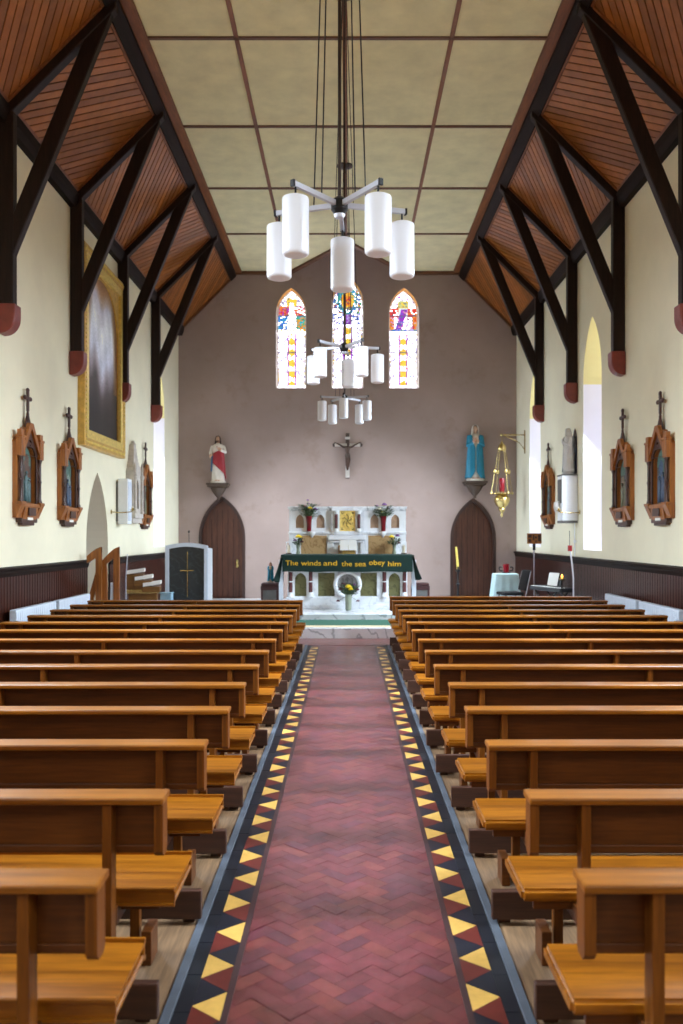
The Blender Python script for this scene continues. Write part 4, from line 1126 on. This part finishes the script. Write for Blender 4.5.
def word(txt, x0, x1, z, size, parent, y, mat, name='lettering', shear=0.0):
    cu = bpy.data.curves.new('w', 'FONT'); cu.body = txt; cu.size = size; cu.extrude = .002; cu.offset = .0008; cu.shear = shear; cu.resolution_u = 4
    o = bpy.data.objects.new('w', cu); COL.objects.link(o); dg = bpy.context.evaluated_depsgraph_get()
    me = bpy.data.meshes.new_from_object(o.evaluated_get(dg)); bpy.data.objects.remove(o); bpy.data.curves.remove(cu)
    xs = [v.co.x for v in me.vertices]; a, b_ = min(xs), max(xs)
    for v in me.vertices:
        v.co = Vector((x0+(v.co.x-a)/(b_-a)*(x1-x0), y-v.co.z, z+v.co.y))
    me.materials.append(mat); me.name = name
    o = bpy.data.objects.new(name, me); COL.objects.link(o); o.parent = parent; return o
pxw = lambda px: (px-347.5)*18.98/880
for txt, a, b_, z in (('The', 285.5, 298, -.222), ('winds', 301, 321, -.226), ('and', 323.5, 337, -.226), ('the', 341.5, 352, -.240), ('sea', 355, 366, -.242), ('obey', 369, 385, -.212), ('him', 388, 401, -.240)):
    word(txt, pxw(a), pxw(b_), z, .155, r, -.142, M['letter'])

# ---- flowers
def bouquet(name, label, loc, vase_prof, vase_mat, blooms, top, spread, seed, leafn=60, cat='flower vase', group='flower arrangements'):
    rnd = random.Random(seed); r = thing(name, label, cat, loc, 0, group)
    v = MB(); v.lathe(vase_prof, n=20); v.build('vase', vase_mat, r, smooth=True, auto=40)
    vz = max(p[1] for p in vase_prof)
    st = MB(); lf = MB()
    for x, y, z, rr, m in blooms:
        st.path([(x*.1, y*.1, vz*.4), (x*.35, y*.35, vz+(z-vz)*.4), (x, y, z)], .005, 5)
        b = MB()
        for q in range(3):
            for k in range(7):
                a = 2*PI*k/7+q*.4; d = rr*(.62-.2*q); b.ball((x+d*math.cos(a), y+d*math.sin(a)-.0, z+rr*.18*q), rr*.36, (1, 1, .7), 6, 4)
        b.ball((x, y, z+rr*.4), rr*.35, (1, 1, .7), 6, 4); b.build('blossom', m, r, smooth=True)
    for _ in range(leafn):
        a = rnd.uniform(0, 2*PI); q = spread*math.sqrt(rnd.random()); z = vz+(top-vz)*rnd.uniform(-.05, .8)
        c = Vector((q*math.cos(a), q*math.sin(a)*.7, z)); d = Vector((math.cos(a), math.sin(a), rnd.uniform(-.2, 1.0))).normalized()
        s_ = d.cross(Vector((0, 0, 1))).normalized(); ln = rnd.uniform(.05, .10); w = ln*.28; up = s_.cross(d)*.006
        vv = [c, c+d*ln*.5+s_*w+up, c+d*ln, c+d*ln*.5-s_*w+up]
        lf.mesh([p+up*.5 for p in vv]+[p-up*.5 for p in vv], [(0, 1, 2, 3), (7, 6, 5, 4), (0, 4, 5, 1), (1, 5, 6, 2), (2, 6, 7, 3), (3, 7, 4, 0)])
        if q > spread*.5: st.path([(0, 0, vz*.6), tuple(c*.6+Vector((0, 0, z*.4))), tuple(c)], .004, 5)
    st.build('stems', M['stem'], r); o = lf.build('foliage', M['leaf'], r)
    return r
VT = [(0, 0), (.045, 0), (.05, .02), (.055, .16), (.07, .32), (.074, .34), (.062, .34), (.05, .2), (.03, .03)]
Y_, P_, D_, Wf = M['yellowflower'], M['purpleflower'], M['darkflower'], M['whiteflower']
bouquet('flower_vase', 'red vase of yellow and purple flowers on reredos, left of tabernacle', (-.87, RY+.0, 1.995), VT, M['redvase'],
    [(.02, -.06, .52, .06, Y_), (.14, -.03, .50, .055, P_), (-.10, -.04, .56, .05, D_), (-.03, 0, .70, .035, P_), (.0, 0, .62, .03, P_), (-.16, 0, .46, .03, Wf), (.09, 0, .56, .04, D_)], .66, .22, 11, 90)
bouquet('flower_vase', 'red vase of mixed purple flowers on reredos, right of tabernacle', (.81, RY+.0, 1.995), VT, M['redvase'],
    [(.02, -.03, .60, .065, P_), (-.08, -.04, .50, .05, Wf), (-.05, -.05, .44, .04, Y_), (.10, 0, .52, .04, D_), (-.14, 0, .58, .03, P_)], .60, .20, 12, 90)
VG = [(0, 0), (.04, 0), (.045, .02), (.03, .10), (.045, .2), (.05, .21), (.04, .2), (.02, .03)]
ZT_ = A0+1.168+.012
bouquet('flower_vase', 'small glass vase with big yellow bloom on altar, left end', (-1.10, AY+.45, ZT_), VG, M['glass'],
    [(.01, -.03, .38, .085, Y_), (-.07, 0, .30, .05, P_), (.08, 0, .27, .05, D_)], .36, .09, 13, 36)
bouquet('flower_vase', 'small glass vase of yellow and pink blooms on altar, right end', (1.04, AY+.45, ZT_), VG, M['glass'],
    [(-.06, -.03, .38, .065, Y_), (.07, 0, .40, .06, P_), (.10, 0, .24, .05, D_)], .36, .13, 14, 40)
VF = [(0, 0), (.06, 0), (.065, .02), (.07, .28), (.075, .34), (.065, .34), (.06, .05)]
bouquet('flower_vase', 'tall glass vase of bright yellow flowers on floor before the altar', (.02, AY-.42, A0+.001), VF, M['glass'],
    [(0, -.10, .50, .085, Y_), (.05, -.08, .45, .06, Y_), (-.17, 0, .44, .06, D_), (.18, 0, .44, .06, D_), (-.10, 0, .55, .05, D_), (.12, 0, .54, .05, P_), (-.22, -.05, .20, .045, D_), (.20, -.05, .20, .045, D_)], .60, .20, 15, 90)

# ---- candles in square glass holders on the altar, and the white book under the tabernacle
def candle(x, label):
    r = thing('altar_candle', label, 'candle', (x, AY+.38, ZT_), 0, 'candles on the altar')
    b = MB(); b.bevbox(-.06, .06, -.05, .05, 0, .025, .004); b.build('base', M['socle'], r)
    g = MB(); 
    for sx in (-1, 1):
        for sy in (-1, 1): g.bevbox(sx*.052-.007, sx*.052+.007, sy*.042-.007, sy*.042+.007, .025, .26, .002)
    g.bevbox(-.06, .06, -.05, .05, .255, .27, .003); g.build('holder', M['white'], r)
    c = MB(); c.lathe([(0, .026), (.032, .026), (.032, .19), (.02, .195), (0, .19)], n=14); c.tube((0, 0, .19), (0, 0, .215), .003, n=5); c.build('wax', M['wax'], r, smooth=True, auto=40)
candle(-1.30, 'white framed candle on the altar, far left end'); candle(1.245, 'white framed candle on the altar, far right end')
r = thing('missal', 'open white book on its stand in the middle of the altar', 'book', (.02, AY+.50, ZT_), 0)
b = MB(); b.bevbox(-.15, .15, -.06, .06, 0, .02, .004); b.prism([(-.02, .02), (.05, .02), (.07, .20), (.055, .20)], -.14, .14, 'YZ'); b.build('stand', M['brass'], r)
for sx in (-1, 1):
    b = MB(); b.prism([(-.035, .08), (-.02, .08), (.045, .31), (.03, .31)], sx*.003, sx*.185, 'YZ'); b.build('page', M['paper'], r)

# ---- chairs/stools flanking the altar
def side_stool(x, label, fig=None):
    r = thing('altar_stool', label, 'stool', (x, 19.6, CH+.001), 0, 'dark stools either side of the altar')
    for sx in (-1, 1):
        for sy in (-1, 1):
            b = MB(); b.bevbox(sx*.17-.022, sx*.17+.022, sy*.16-.022, sy*.16+.022, 0, .56, .004); b.build('leg', M['seatred'], r)
    b = MB(); b.bevbox(-.20, .20, -.19, .19, .50, .60, .02); b.bevbox(-.19, .19, -.19, .19, .59, .66, .034, 3); b.build('seat', M['seatred'], r)
    b = MB(); b.bevbox(-.145, .145, -.172, -.155, .10, .50, .003); b.build('panel', M['greycloth'], r)
side_stool(-1.72, 'dark red wooden stool beside the altar, left side'); side_stool(1.62, 'dark red wooden stool beside the altar, right side')
mary('figurine', 'small turquoise-robed figurine on the stool left of the altar', (-1.715, 19.62, CH+.66+.023), .42, 0, [M['robe'], M['skin'], M['bluecloth'], M['redcloth'], M['hair']])
# ---- tall white radiators in front of the wainscot
def radiator(s, y0, y1, label):
    r = thing('radiator', label, 'radiator', (s*4.42, (y0+y1)/2, .0), 0, 'radiators along the walls')
    h = (y1-y0)/2; b = MB(); n = int((y1-y0)/.075)
    for k in range(n):
        y = -h+2*h*k/n; b.bevbox(-.05, .05, y+.006, y+2*h/n-.006, .12, .90, .012)
    b.build('columns', M['bluewhite'], r)
    b = MB(); b.bevbox(-.045, .045, -h, h, .875, .915, .01); b.bevbox(-.04, .04, -h, h, .12, .17, .01); b.build('header', M['bluewhite'], r)
    for y in (-h+.1, h-.1):
        b = MB(); b.bevbox(-.04, .04, y-.03, y+.03, 0, .13, .005); b.build('foot', M['bluewhite'], r)
    b = MB(); b.tube((0, h-.0, .2), (0, h+.06, .2), .018); b.tube((0, h+.06, .0), (0, h+.06, .25), .018); b.lathe([(.02, .24), (.03, .26), (.03, .30), (.02, .32)], (0, h+.06, 0), 10); b.build('valve', M['chrome'], r)
for i, (a, b_) in enumerate(((11.62, 13.22), (13.36, 14.96))):
    radiator(-1, a, b_, 'white column radiator under left wainscot, %s' % ('nearer the camera' if i == 0 else 'farther from the camera'))
    radiator(1, a, b_, 'white column radiator under right wainscot, %s' % ('nearer the camera' if i == 0 else 'farther from the camera'))

# ---- left wall: white box, pale carved stone canopy, brass candle brackets
r = thing('wall_speaker', 'white box speaker on left wall beside the pale stone canopy', 'speaker', (-XW, 17.62, 2.13), PI/2)
b = MB(); b.bevbox(-.16, .16, -.24, -.045, 0, .90, .01); b.build('cabinet', M['white'], r)
b = MB(); b.bevbox(-.14, .14, -.05, 0, .05, .85, .006); b.build('mount', M['greycloth'], r)
b = MB(); b.bevbox(-.13, .13, -.25, -.235, .06, .84, .004); b.build('grille', M['bluewhite'], r)
r = thing('stone_canopy', 'pale carved stone canopy with stepped spire on left wall', 'stone carving', (-XW, 18.62, 2.16), PI/2)
b = MB(); b.bevbox(-.42, .42, -.16, 0, 0, .10, .012); b.bevbox(-.36, .36, -.20, 0, .10, .20, .012); b.build('base', M['palestone'], r)
b = MB(); b.data(plate([(-.36, .2), (.36, .2), (.36, 1.08), (.24, 1.2), (-.24, 1.2), (-.36, 1.08)], [arch(.11, .30, .75, .92, -.0, 8)], .16), MXZ); b.build('niche_block', M['palestone'], r)
b = MB(); b.box(-.13, .13, -.06, -.01, .28, .95); b.build('dark_slot', M['slitshadow'], r)
for sx in (-1, 1):
    b = MB(); b.lathe([(.05, .2), (.045, .24), (.035, .27), (.035, .92), (.05, .95), (.055, 1.0), (.03, 1.04), (.035, 1.16), (.0, 1.30)], (sx*.30, -.18, 0), 10); b.build('shaft', M['palestone'], r)
b = MB(); z = 1.16; w = .28
for k in range(7):
    b.bevbox(-w, w, -.14+.006*k, 0, z, z+.075, .010); z += .07; w *= .83
b.lathe([(.07, z), (.05, z+.04), (.03, z+.05), (.045, z+.07), (.0, z+.10)], (0, -.06, 0), 10); b.build('spire', M['palestone'], r)
def candle_bracket(s, y, z, label):
    r = thing('candle_sconce', label, 'candle bracket', (s*XW, y, z), PI/2 if s < 0 else -PI/2, 'brass candle brackets')
    b = MB(); b.lathe([(.045, 0), (.045, .012), (.02, .018)], n=14); b.xf(Matrix.Rotation(PI/2, 4, 'X')); b.build('rose', M['brass'], r)
    b = MB(); b.path([(0, -.01, 0), (0, -.2, -.015), (0, -.38, 0), (0, -.42, .02)], .010, 8); b.build('arm', M['brass'], r, smooth=True)
    b = MB(); b.lathe([(.012, .02), (.05, .035), (.055, .045), (.02, .045), (.022, .08)], (0, -.42, 0), 14); b.build('drip_pan', M['brass'], r)
    b = MB(); b.tube((0, -.42, .06), (0, -.42, .11), .014); b.build('candle', M['wax'], r)
candle_bracket(-1, 17.12, 2.36, 'brass candle bracket on left wall, before the white speaker')
candle_bracket(1, 17.42, 2.36, 'brass candle bracket on right wall, before the white pedestal')
# ---- right wall: pale statue on a white pedestal box
r = thing('wall_pedestal', 'white box pedestal with grey front on right wall under pale statue', 'pedestal', (XW, 17.78, 2.17), -PI/2)
b = MB(); b.bevbox(-.20, .20, -.31, 0, 0, .93, .008); b.build('cabinet', M['white'], r)
b = MB(); b.bevbox(-.21, .21, -.32, 0, .93, .955, .006); b.build('top_moulding', M['greycloth'], r); b = MB(); b.bevbox(-.205, .205, -.315, 0, -.02, .03, .006); b.build('bottom_moulding', M['greycloth'], r)
b = MB(); b.bevbox(-.14, .14, -.325, -.305, .38, .86, .006); b.build('front_panel', M['greycloth'], r)
b = MB(); b.lathe([(.05, .0), (.08, .1), (.07, .2), (.03, .22)], (0, -.36, .20), 12); b.build('ornament', M['statuegrey'], r)
mary('pale_statue', 'pale grey plaster saint statue standing on the white wall pedestal', (XW-.14, 17.78, 3.165), .89, -PI/2, [M['statuegrey'], M['statuegrey'], M['statuegrey'], M['statuegrey'], M['statuegrey']])
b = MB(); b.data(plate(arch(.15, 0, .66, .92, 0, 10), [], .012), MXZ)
b.xf(T(XW, 17.78, 3.14) @ RZ(-PI/2)); tag(b.build('statue_shadow', M['slitshadow']), 'dark pointed sheet standing in for the shadow of the pale statue', 'board')  # cast shadow of the statue, modelled as a dark sheet on the wall
b = MB(); b.tube((XW-.03, 17.70, 1.48), (XW-.03, 17.70, 2.16), .014); b.bevbox(XW-.05, XW, 17.67, 17.73, 1.75, 1.81, .004); tag(b.build('cable_conduit', M['white']), 'thin white conduit running down the right wall below the pedestal', 'conduit')

# ---- sanctuary lamp on its wall arm
r = thing('sanctuary_lamp', 'hanging brass sanctuary lamp with red glass on a wall arm', 'lamp', (3.99, 22.75, 0))
b = MB(); b.bevbox(.58, .605, -.03, .03, 4.02, 4.62, .006); b.build('wall_plate', M['brass'], r)
b = MB(); b.tube((.59, 0, 4.50), (-.02, 0, 4.50), .016); b.path([(.59, 0, 4.12), (.45, 0, 4.30), (.25, 0, 4.40), (.06, 0, 4.48)], .010, 8); b.ball((-.02, 0, 4.50), .03); b.build('arm', M['brass'], r, smooth=True)
b = MB(); b.tube((0, 0, 4.48), (0, 0, 4.30), .006, n=6); b.build('hanger', M['brass'], r)
b = MB(); b.lathe([(.0, 4.34), (.03, 4.32), (.04, 4.28), (.10, 4.22), (.115, 4.14), (.10, 4.10), (.06, 4.08), (.0, 4.08)], n=18); b.build('crown', M['brass'], r, smooth=True)
for k in range(4):
    a = 2*PI*k/4+.35; c, s_ = math.cos(a), math.sin(a)
    b = MB()
    for q in range(16):
        t0, t1 = q/16, (q+.8)/16; f_ = lambda t: (c*(.10+.21*t), s_*(.10+.21*t), 4.10-1.10*t)
        b.tube(f_(t0), f_(t1), .011, n=6)
    b.ball((c*.205, s_*.205, 3.55), .05, (1, 1, 1.3), 10, 8); b.ball((c*.31, s_*.31, 2.99), .035, n=10, m=8)
    b.build('chain', M['brass'], r, smooth=True)
b = MB(); b.lathe([(.0, 2.36), (.02, 2.38), (.03, 2.44), (.02, 2.47), (.06, 2.53), (.10, 2.58), (.08, 2.62), (.15, 2.68), (.20, 2.78), (.20, 2.86), (.16, 2.92), (.12, 2.94), (.14, 2.96), (.30, 2.975), (.30, 2.99), (.08, 3.04), (0, 3.02)], n=28); b.build('bowl', M['brass'], r, smooth=True, auto=50)
b = MB(); b.lathe([(0, 3.04), (.06, 3.04), (.07, 3.10), (.07, 3.36), (.062, 3.38), (0, 3.36)], n=18); b.build('red_glass', M['redglass'], r, smooth=True, auto=40)

# ---- tall yellow candle on a black stand before the right door
r = thing('tall_candle', 'tall yellow candle on a black stand before the right doorway', 'candle', (2.80, 22.3, CH+.001))
b = MB(); b.tube((0, 0, .85), (-.05, 0, 1.42), .030, .028, 12); b.build('wax', M['yellowwax'], r, smooth=True, auto=40)
b = MB(); b.lathe([(.18, 0), (.18, .03), (.06, .07), (.03, .12), (.025, .45), (.05, .48), (.025, .52), (.025, .78), (.07, .82), (.07, .84), (.03, .86), (.035, .92)], n=16); b.build('stand', M['iron'], r, smooth=True, auto=40)

# ---- right corner: table with cloth, red glass lamp, chair, sign stand, keyboard, microphone stand
r = thing('side_table', 'small square table under a long pale aqua cloth, right corner', 'table', (3.80, 21.2, CH+.001))
for sx in (-1, 1):
    for sy in (-1, 1):
        b = MB(); b.bevbox(sx*.22-.02, sx*.22+.02, sy*.22-.02, sy*.22+.02, 0, .76, .003); b.build('leg', M['seatred'], r)
b = MB(); b.bevbox(-.27, .27, -.27, .27, .75, .78, .005); b.build('tabletop', M['seatred'], r)
o = MB(); prof = [(.0, .792), (.15, .792), (.285, .790), (.292, .77), (.32, .5), (.345, .25), (.36, .08)]
vs = []; n = 56
for off in (0, .006):
    for q, z in prof:
        for i in range(n):
            t = 2*PI*i/n; c, s_ = math.cos(t), math.sin(t); k = 1/max(abs(c), abs(s_))**.75; dr = max(0, (.79-z))/.75
            rr = (q+off)*k*(1+.06*dr*math.sin(t*12)); vs.append((rr*c, rr*s_, z+off*.5))
N = len(prof)*n; f = []
for o_ in (0, N):
    for a in range(len(prof)-1):
        for i in range(n): f.append((o_+a*n+i, o_+a*n+(i+1) % n, o_+(a+1)*n+(i+1) % n, o_+(a+1)*n+i))
for i in range(n): a = (len(prof)-1)*n; f.append((a+i, a+(i+1) % n, N+a+(i+1) % n, N+a+i))
o.mesh(vs, f); oo = o.build('tablecloth', M['tablecloth'], smooth=True); oo.location = (3.80, 21.2, CH+.002)
tag(oo, 'pale aqua cloth draped to the floor over the small corner table', 'tablecloth')
r = thing('votive_lamp', 'red glass votive lamp with dark handles on the corner table', 'lamp', (3.82, 21.2, CH+.805))
b = MB(); b.lathe([(0, 0), (.06, 0), (.065, .02), (.075, .2), (.07, .22), (0, .2)], n=18); b.build('glass', M['redglass'], r, smooth=True, auto=40)
for sx in (-1, 1):
    b = MB(); b.path([(sx*.07, 0, .05), (sx*.15, 0, .06), (sx*.17, 0, .12), (sx*.15, 0, .15), (sx*.10, 0, .14)], .014, 8); b.build('handle', M['iron'], r, smooth=True)
b = MB(); b.bevbox(-.09, .09, -.06, .06, .0, .018, .004); b.build('tray', M['iron'], r)
r = thing('office_chair', 'black upholstered chair turned sideways in the right corner', 'chair', (3.60, 19.4, CH+.001), math.radians(-78))
b = MB(); b.bevbox(-.23, .23, -.26, .22, .40, .47, .03, 3); b.build('seat', M['blackcloth'], r)
b = MB(); b.bevbox(-.21, .21, -.03, .03, .02, .48, .025, 3); b.xf(T(0, .27, .48) @ Matrix.Rotation(math.radians(-14), 4, 'X')); b.build('backrest', M['blackcloth'], r)
for sx in (-1, 1):
    b = MB(); b.path([(sx*.235, .24, .36), (sx*.235, .28, .52), (sx*.235, .37, .92)], .012, 8); b.build('back_upright', M['chrome'], r)
    for sy in (-1, 1):
        b = MB(); b.path([(sx*.20, sy*.19, .42), (sx*.22, sy*.24, 0)], .012, 8); b.build('leg', M['iron'], r)
r = thing('sign_stand', 'brown board with dark marks on a thin pole stand', 'sign stand', (4.23, 19.95, CH+.001))
b = MB(); b.tube((0, 0, .03), (0, 0, 1.55), .014); b.build('pole', M['chrome'], r)
for k in range(3):
    a = 2*PI*k/3; b = MB(); b.path([(0, 0, .30), (.15*math.cos(a), .15*math.sin(a), .12), (.24*math.cos(a), .24*math.sin(a), 0)], .010, 6); b.build('leg', M['iron'], r)
b = MB(); b.bevbox(-.165, .165, -.03, -.005, 1.52, 1.76, .006); b.build('board', M['station'], r)
b = MB(); b.bevbox(-.03, .03, -.015, .02, 1.38, 1.54, .006); b.build('clamp', M['iron'], r)
b = MB()
for x0, x1, z0, z1 in ((-.14, -.06, 1.66, 1.73), (-.13, -.08, 1.56, 1.63), (-.04, .0, 1.60, 1.72), (.01, .06, 1.64, 1.69), (.02, .05, 1.55, 1.60), (.08, .14, 1.58, 1.72)): b.box(x0, x1, -.033, -.029, z0, z1)
b.build('dark_marks', M['stationdark'], r)
r = thing('keyboard', 'black electronic keyboard with white keys on a folding stand, right side', 'keyboard', (4.02, 17.35, CH+.001), math.radians(-70))
b = MB(); b.bevbox(-.55, .55, -.16, .16, .62, .70, .012); b.build('case', M['black'], r)
b = MB()
for k in range(36): b.box(-.50+k*.0278, -.50+k*.0278+.0255, -.15, -.02, .695, .708)
b.build('white_keys', M['paper'], r)
b = MB()
for k in range(35):
    if k % 7 not in (2, 6): b.box(-.50+k*.0278+.020, -.50+k*.0278+.034, -.10, -.02, .705, .722)
b.build('black_keys', M['black'], r)
for sx in (-1, 1):
    b = MB(); b.path([(-.38, sx*.13, .0), (.38, sx*.13, .62)], .014, 8); b.path([(.38, sx*.13, 0), (-.38, sx*.13, .62)], .014, 8); b.build('cross_leg', M['iron'], r)
b = MB(); b.prism([(.05, .70), (.07, .70), (.13, .95), (.11, .95)], -.25, .22, 'YZ'); b.build('music_rest', M['black'], r)
b = MB(); b.prism([(.028, .72), (.034, .72), (.094, .97), (.088, .97)], -.20, .14, 'YZ'); tag(b.build('sheet_music', M['paper']), 'white sheet music leaning on the black keyboard', 'sheet music'); bpy.data.objects['sheet_music'].location = (4.02, 17.35, CH+.001); bpy.data.objects['sheet_music'].rotation_euler = (0, 0, math.radians(-70))
r = thing('microphone_stand', 'white microphone stand with a red box on top, right side', 'microphone stand', (4.30, 16.75, CH+.001))
b = MB(); b.path([(0, 0, .02), (0, 0, .9), (-.03, 0, 1.2), (-.06, 0, 1.42)], .014, 8); b.build('pole', M['white'], r)
b = MB(); b.lathe([(.15, 0), (.15, .015), (.03, .03), (.02, .05)], n=20); b.build('base', M['iron'], r)
b = MB(); b.bevbox(-.105, -.03, -.03, .03, 1.41, 1.52, .006); b.build('red_box', M['signred'], r)
b = MB(); b.tube((-.07, 0, 1.52), (-.075, 0, 1.80), .005, n=6); b.build('antenna', M['iron'], r)
r = thing('candle_light', 'small lit candle standing near the keyboard by the right wainscot', 'candle', (4.05, 16.62, 1.062))
b = MB(); b.lathe([(0, 0), (.05, 0), (.05, .03), (.02, .04), (0, .04)], n=14); b.build('cup', M['brass'], r)
b = MB(); b.lathe([(.0, .03), (.018, .05), (.02, .075), (.0, .11)], n=10); b.build('flame', M['flame'], r, smooth=True)
r2 = thing('candle_stand', 'slim black stand carrying the small lit candle', 'stand', (4.05, 16.62, CH+.001))
b = MB(); b.tube((0, 0, .02), (0, 0, .86), .010); b.build('pole', M['iron'], r2)
b = MB(); b.lathe([(.12, 0), (.12, .015), (.02, .03)], n=18); b.build('base', M['iron'], r2)
b = MB(); b.lathe([(.05, .855), (.06, .866), (.0, .867)], n=16); b.build('dish', M['iron'], r2)

# ---- left: two wooden openwork stands, tiered stand, dark slab panel
def frame_stand(x, y, label, w, slope):
    r = thing('wooden_stand', label, 'wooden stand', (x, y, .003), 0, 'openwork wooden stands by the left arch')
    b = MB(); b.prism([(w/2-.10, .0), (w/2, .0), (w/2, 1.70), (w/2-.10, 1.66)], -.03, .03, 'XZ'); b.build('upright', M['station'], r)
    top = [(-w/2, 1.70-slope-.11)]
    for k in range(9): t = k/8; top.append((-w/2+w*t, 1.70-slope*(1-t)**1.5))
    for k in range(8, -1, -1): t = k/8; top.append((-w/2+w*t, 1.70-slope*(1-t)**1.5-.12-.03*math.sin(PI*t)))
    b = MB(); b.prism(top[1:], -.032, .032, 'XZ'); b.build('top_arm', M['station'], r)
    if slope > .18:
        b = MB(); b.prism([(-w/2+.02, .0), (-w/2+.12, .0), (-w/2+.09, 1.5), (-w/2+.0, 1.46)], -.028, .028, 'XZ'); b.build('slanted_leg', M['station'], r)
        b = MB(); b.bevbox(.0, .075, -.012, .012, .62, 1.08, .004); b.build('blue_card', M['bluewhite'], r)
    else:
        lf = []
        for k in range(13): t = k/12; lf.append((-w/2+.02+(w-.14)*(1-abs(2*t-1))*.0+ (w*.62)*(abs(2*t-1)), .25+1.1*t))
        b = MB(); b.prism([(p[0], p[1]) for p in lf]+[(p[0]+.09, p[1]) for p in lf[::-1]], -.028, .028, 'XZ'); b.build('curved_leg', M['station'], r)
    b = MB(); b.bevbox(-w/2+.0, w/2, -.05, .05, 0, .06, .006); b.build('foot', M['station'], r)
frame_stand(-4.37, 15.20, 'openwork brown wooden stand with curved leg beside the left arch', .25, .16)
frame_stand(-4.12, 15.30, 'openwork brown wooden stand with straight slanted leg, nearer the aisle', .31, .26)
r = thing('tiered_stand', 'gold-brown tiered stand with three stepped white trays', 'tiered stand', (-4.06, 17.4, CH+.001), math.radians(8))
b = MB(); b.bevbox(-.25, .30, -.18, .18, 0, .62, .01); b.build('cabinet', M['organ'], r)
for k in range(3):
    x = -.30+.16*k; z = .97-.12*k
    b = MB(); b.bevbox(x, x+.34, -.19-.04*k, .20, .60, z-.02, .008); b.build('tier', M['organ'], r)
    b = MB(); b.prism([(x+.02, z-.018), (x+.36, z+.03), (x+.36, z+.10), (x+.02, z+.05)], -.20-.04*k, .0, 'XZ'); b.build('white_tray', M['paper'], r)
b = MB(); b.bevbox(-.30, .36, -.24, -.17, .58, .66, .01); b.build('ledge', M['brass'], r)
b = MB(); b.lathe([(.13, 0), (.13, .02), (.02, .04)], n=18); b.path([(0, 0, .03), (0, 0, .9), (.03, 0, 1.35)], .010, 6)
o = b.build('music_pole', M['chrome']); o.location = (-4.28, 17.0, CH+.001); tag(o, 'thin pale pole stand leaning behind the tiered stand', 'pole stand')
b = MB(); b.bevbox(-.11, .11, -.12, .12, 0, .55, .008); b.bevbox(-.12, .12, -.13, .13, .55, .57, .005)
o = b.build('small_cabinet', M['bluebox']); o.location = (-3.62, 17.62, CH+.001); tag(o, 'pale blue small cabinet between tiered stand and dark slab', 'cabinet')
r = thing('memorial_panel', 'dark slab panel with gold cross in a pale frame, left of altar', 'panel', (-3.30, 18.1, CH+.001), math.radians(4))
def top_(w, h, rise, z0=0): return [(-w, z0), (w, z0)]+[(w-2*w*k/12, h+rise*math.sin(PI*k/12)) for k in range(13)]
b = MB(); b.data(plate(top_(.43, 1.50, .06), [top_(.355, 1.435, .045, .08)], .10), MXZ); b.build('frame', M['bluewhite'], r)
b = MB(); b.data(plate(top_(.36, 1.44, .045, .075), [], .04), T(0, -.02, 0) @ MXZ); b.build('slab', M['slab'], r)
b = MB(); b.data(plate(top_(.48, 1.44, .05), [], .05), T(.03, .08, 0) @ MXZ); b.build('back_panel', M['white'], r)
b = MB(); b.bevbox(.008, .022, -.075, -.058, .45, 1.38, .003); b.bevbox(-.13, .14, -.075, -.058, .98, 1.0, .003); b.build('gold_cross', M['brass'], r)
b = MB(); b.lathe([(.12, 0), (.12, .015), (.02, .03)], n=16); b.path([(0, 0, .03), (0, 0, 1.55), (0, -.02, 1.75)], .008, 6); b.ball((0, -.03, 1.79), .022, (1, 1, 1.5), 8, 6)
o = b.build('microphone_stand', M['iron']); o.location = (-3.42, 19.0, CH+.001); tag(o, 'thin black microphone stand behind the dark slab panel', 'microphone stand')

# ================================================================== LIGHT, SKY, CAMERA
# area lamps for daylight at each lancet, added ones included, aimed inward and down
def day(name, loc, rot, sx, sy, watt, col):
    l = bpy.data.lights.new(name, 'AREA'); l.shape = 'RECTANGLE'; l.size = sx; l.size_y = sy; l.energy = watt; l.color = col
    l.spread = math.radians(112)
    o = bpy.data.objects.new(name, l); COL.objects.link(o); o.location = loc; o.rotation_euler = rot; return o
for s, ys in ((1, ys_r), (-1, ys_l)):
    for y in ys:
        day('window_daylight_fill', (s*(XW+.33), y, 3.6), (0, s*math.radians(90-40), 0), 3.8, 1.1, DAY_W[y], (.72, .86, 1.0))
w = bpy.data.worlds.new('World'); S.world = w; w.use_nodes = True
bg = w.node_tree.nodes['Background']; sk = w.node_tree.nodes.new('ShaderNodeTexSky')
sk.sky_type = 'NISHITA'; sk.sun_elevation = math.radians(40); sk.sun_disc = False
w.node_tree.links.new(sk.outputs[0], bg.inputs['Color']); bg.inputs['Strength'].default_value = .15
cam = bpy.data.cameras.new('Camera'); co = bpy.data.objects.new('Camera', cam); COL.objects.link(co)
co.location = (0, 0, 1.9); co.rotation_euler = (PI/2, 0, 0)
cam.sensor_fit = 'VERTICAL'; cam.sensor_height = 36; cam.lens = 880/1024*36
cam.shift_x = -6/1024; cam.shift_y = 23.5/1024
cam.clip_end = 200
cam.dof.use_dof = True; cam.dof.focus_distance = 7.5; cam.dof.aperture_fstop = 2.4
S.camera = co
S.view_settings.view_transform = 'Standard'; S.view_settings.look = 'None'
S.view_settings.gamma = 1; S.view_settings.use_curve_mapping = False
S.view_settings.exposure = 0.06
S.cycles.use_denoising = True
S.cycles.max_bounces = 10; S.cycles.diffuse_bounces = 6; S.cycles.glossy_bounces = 4
S.cycles.sample_clamp_indirect = 8; S.cycles.caustics_reflective = False; S.cycles.caustics_refractive = False
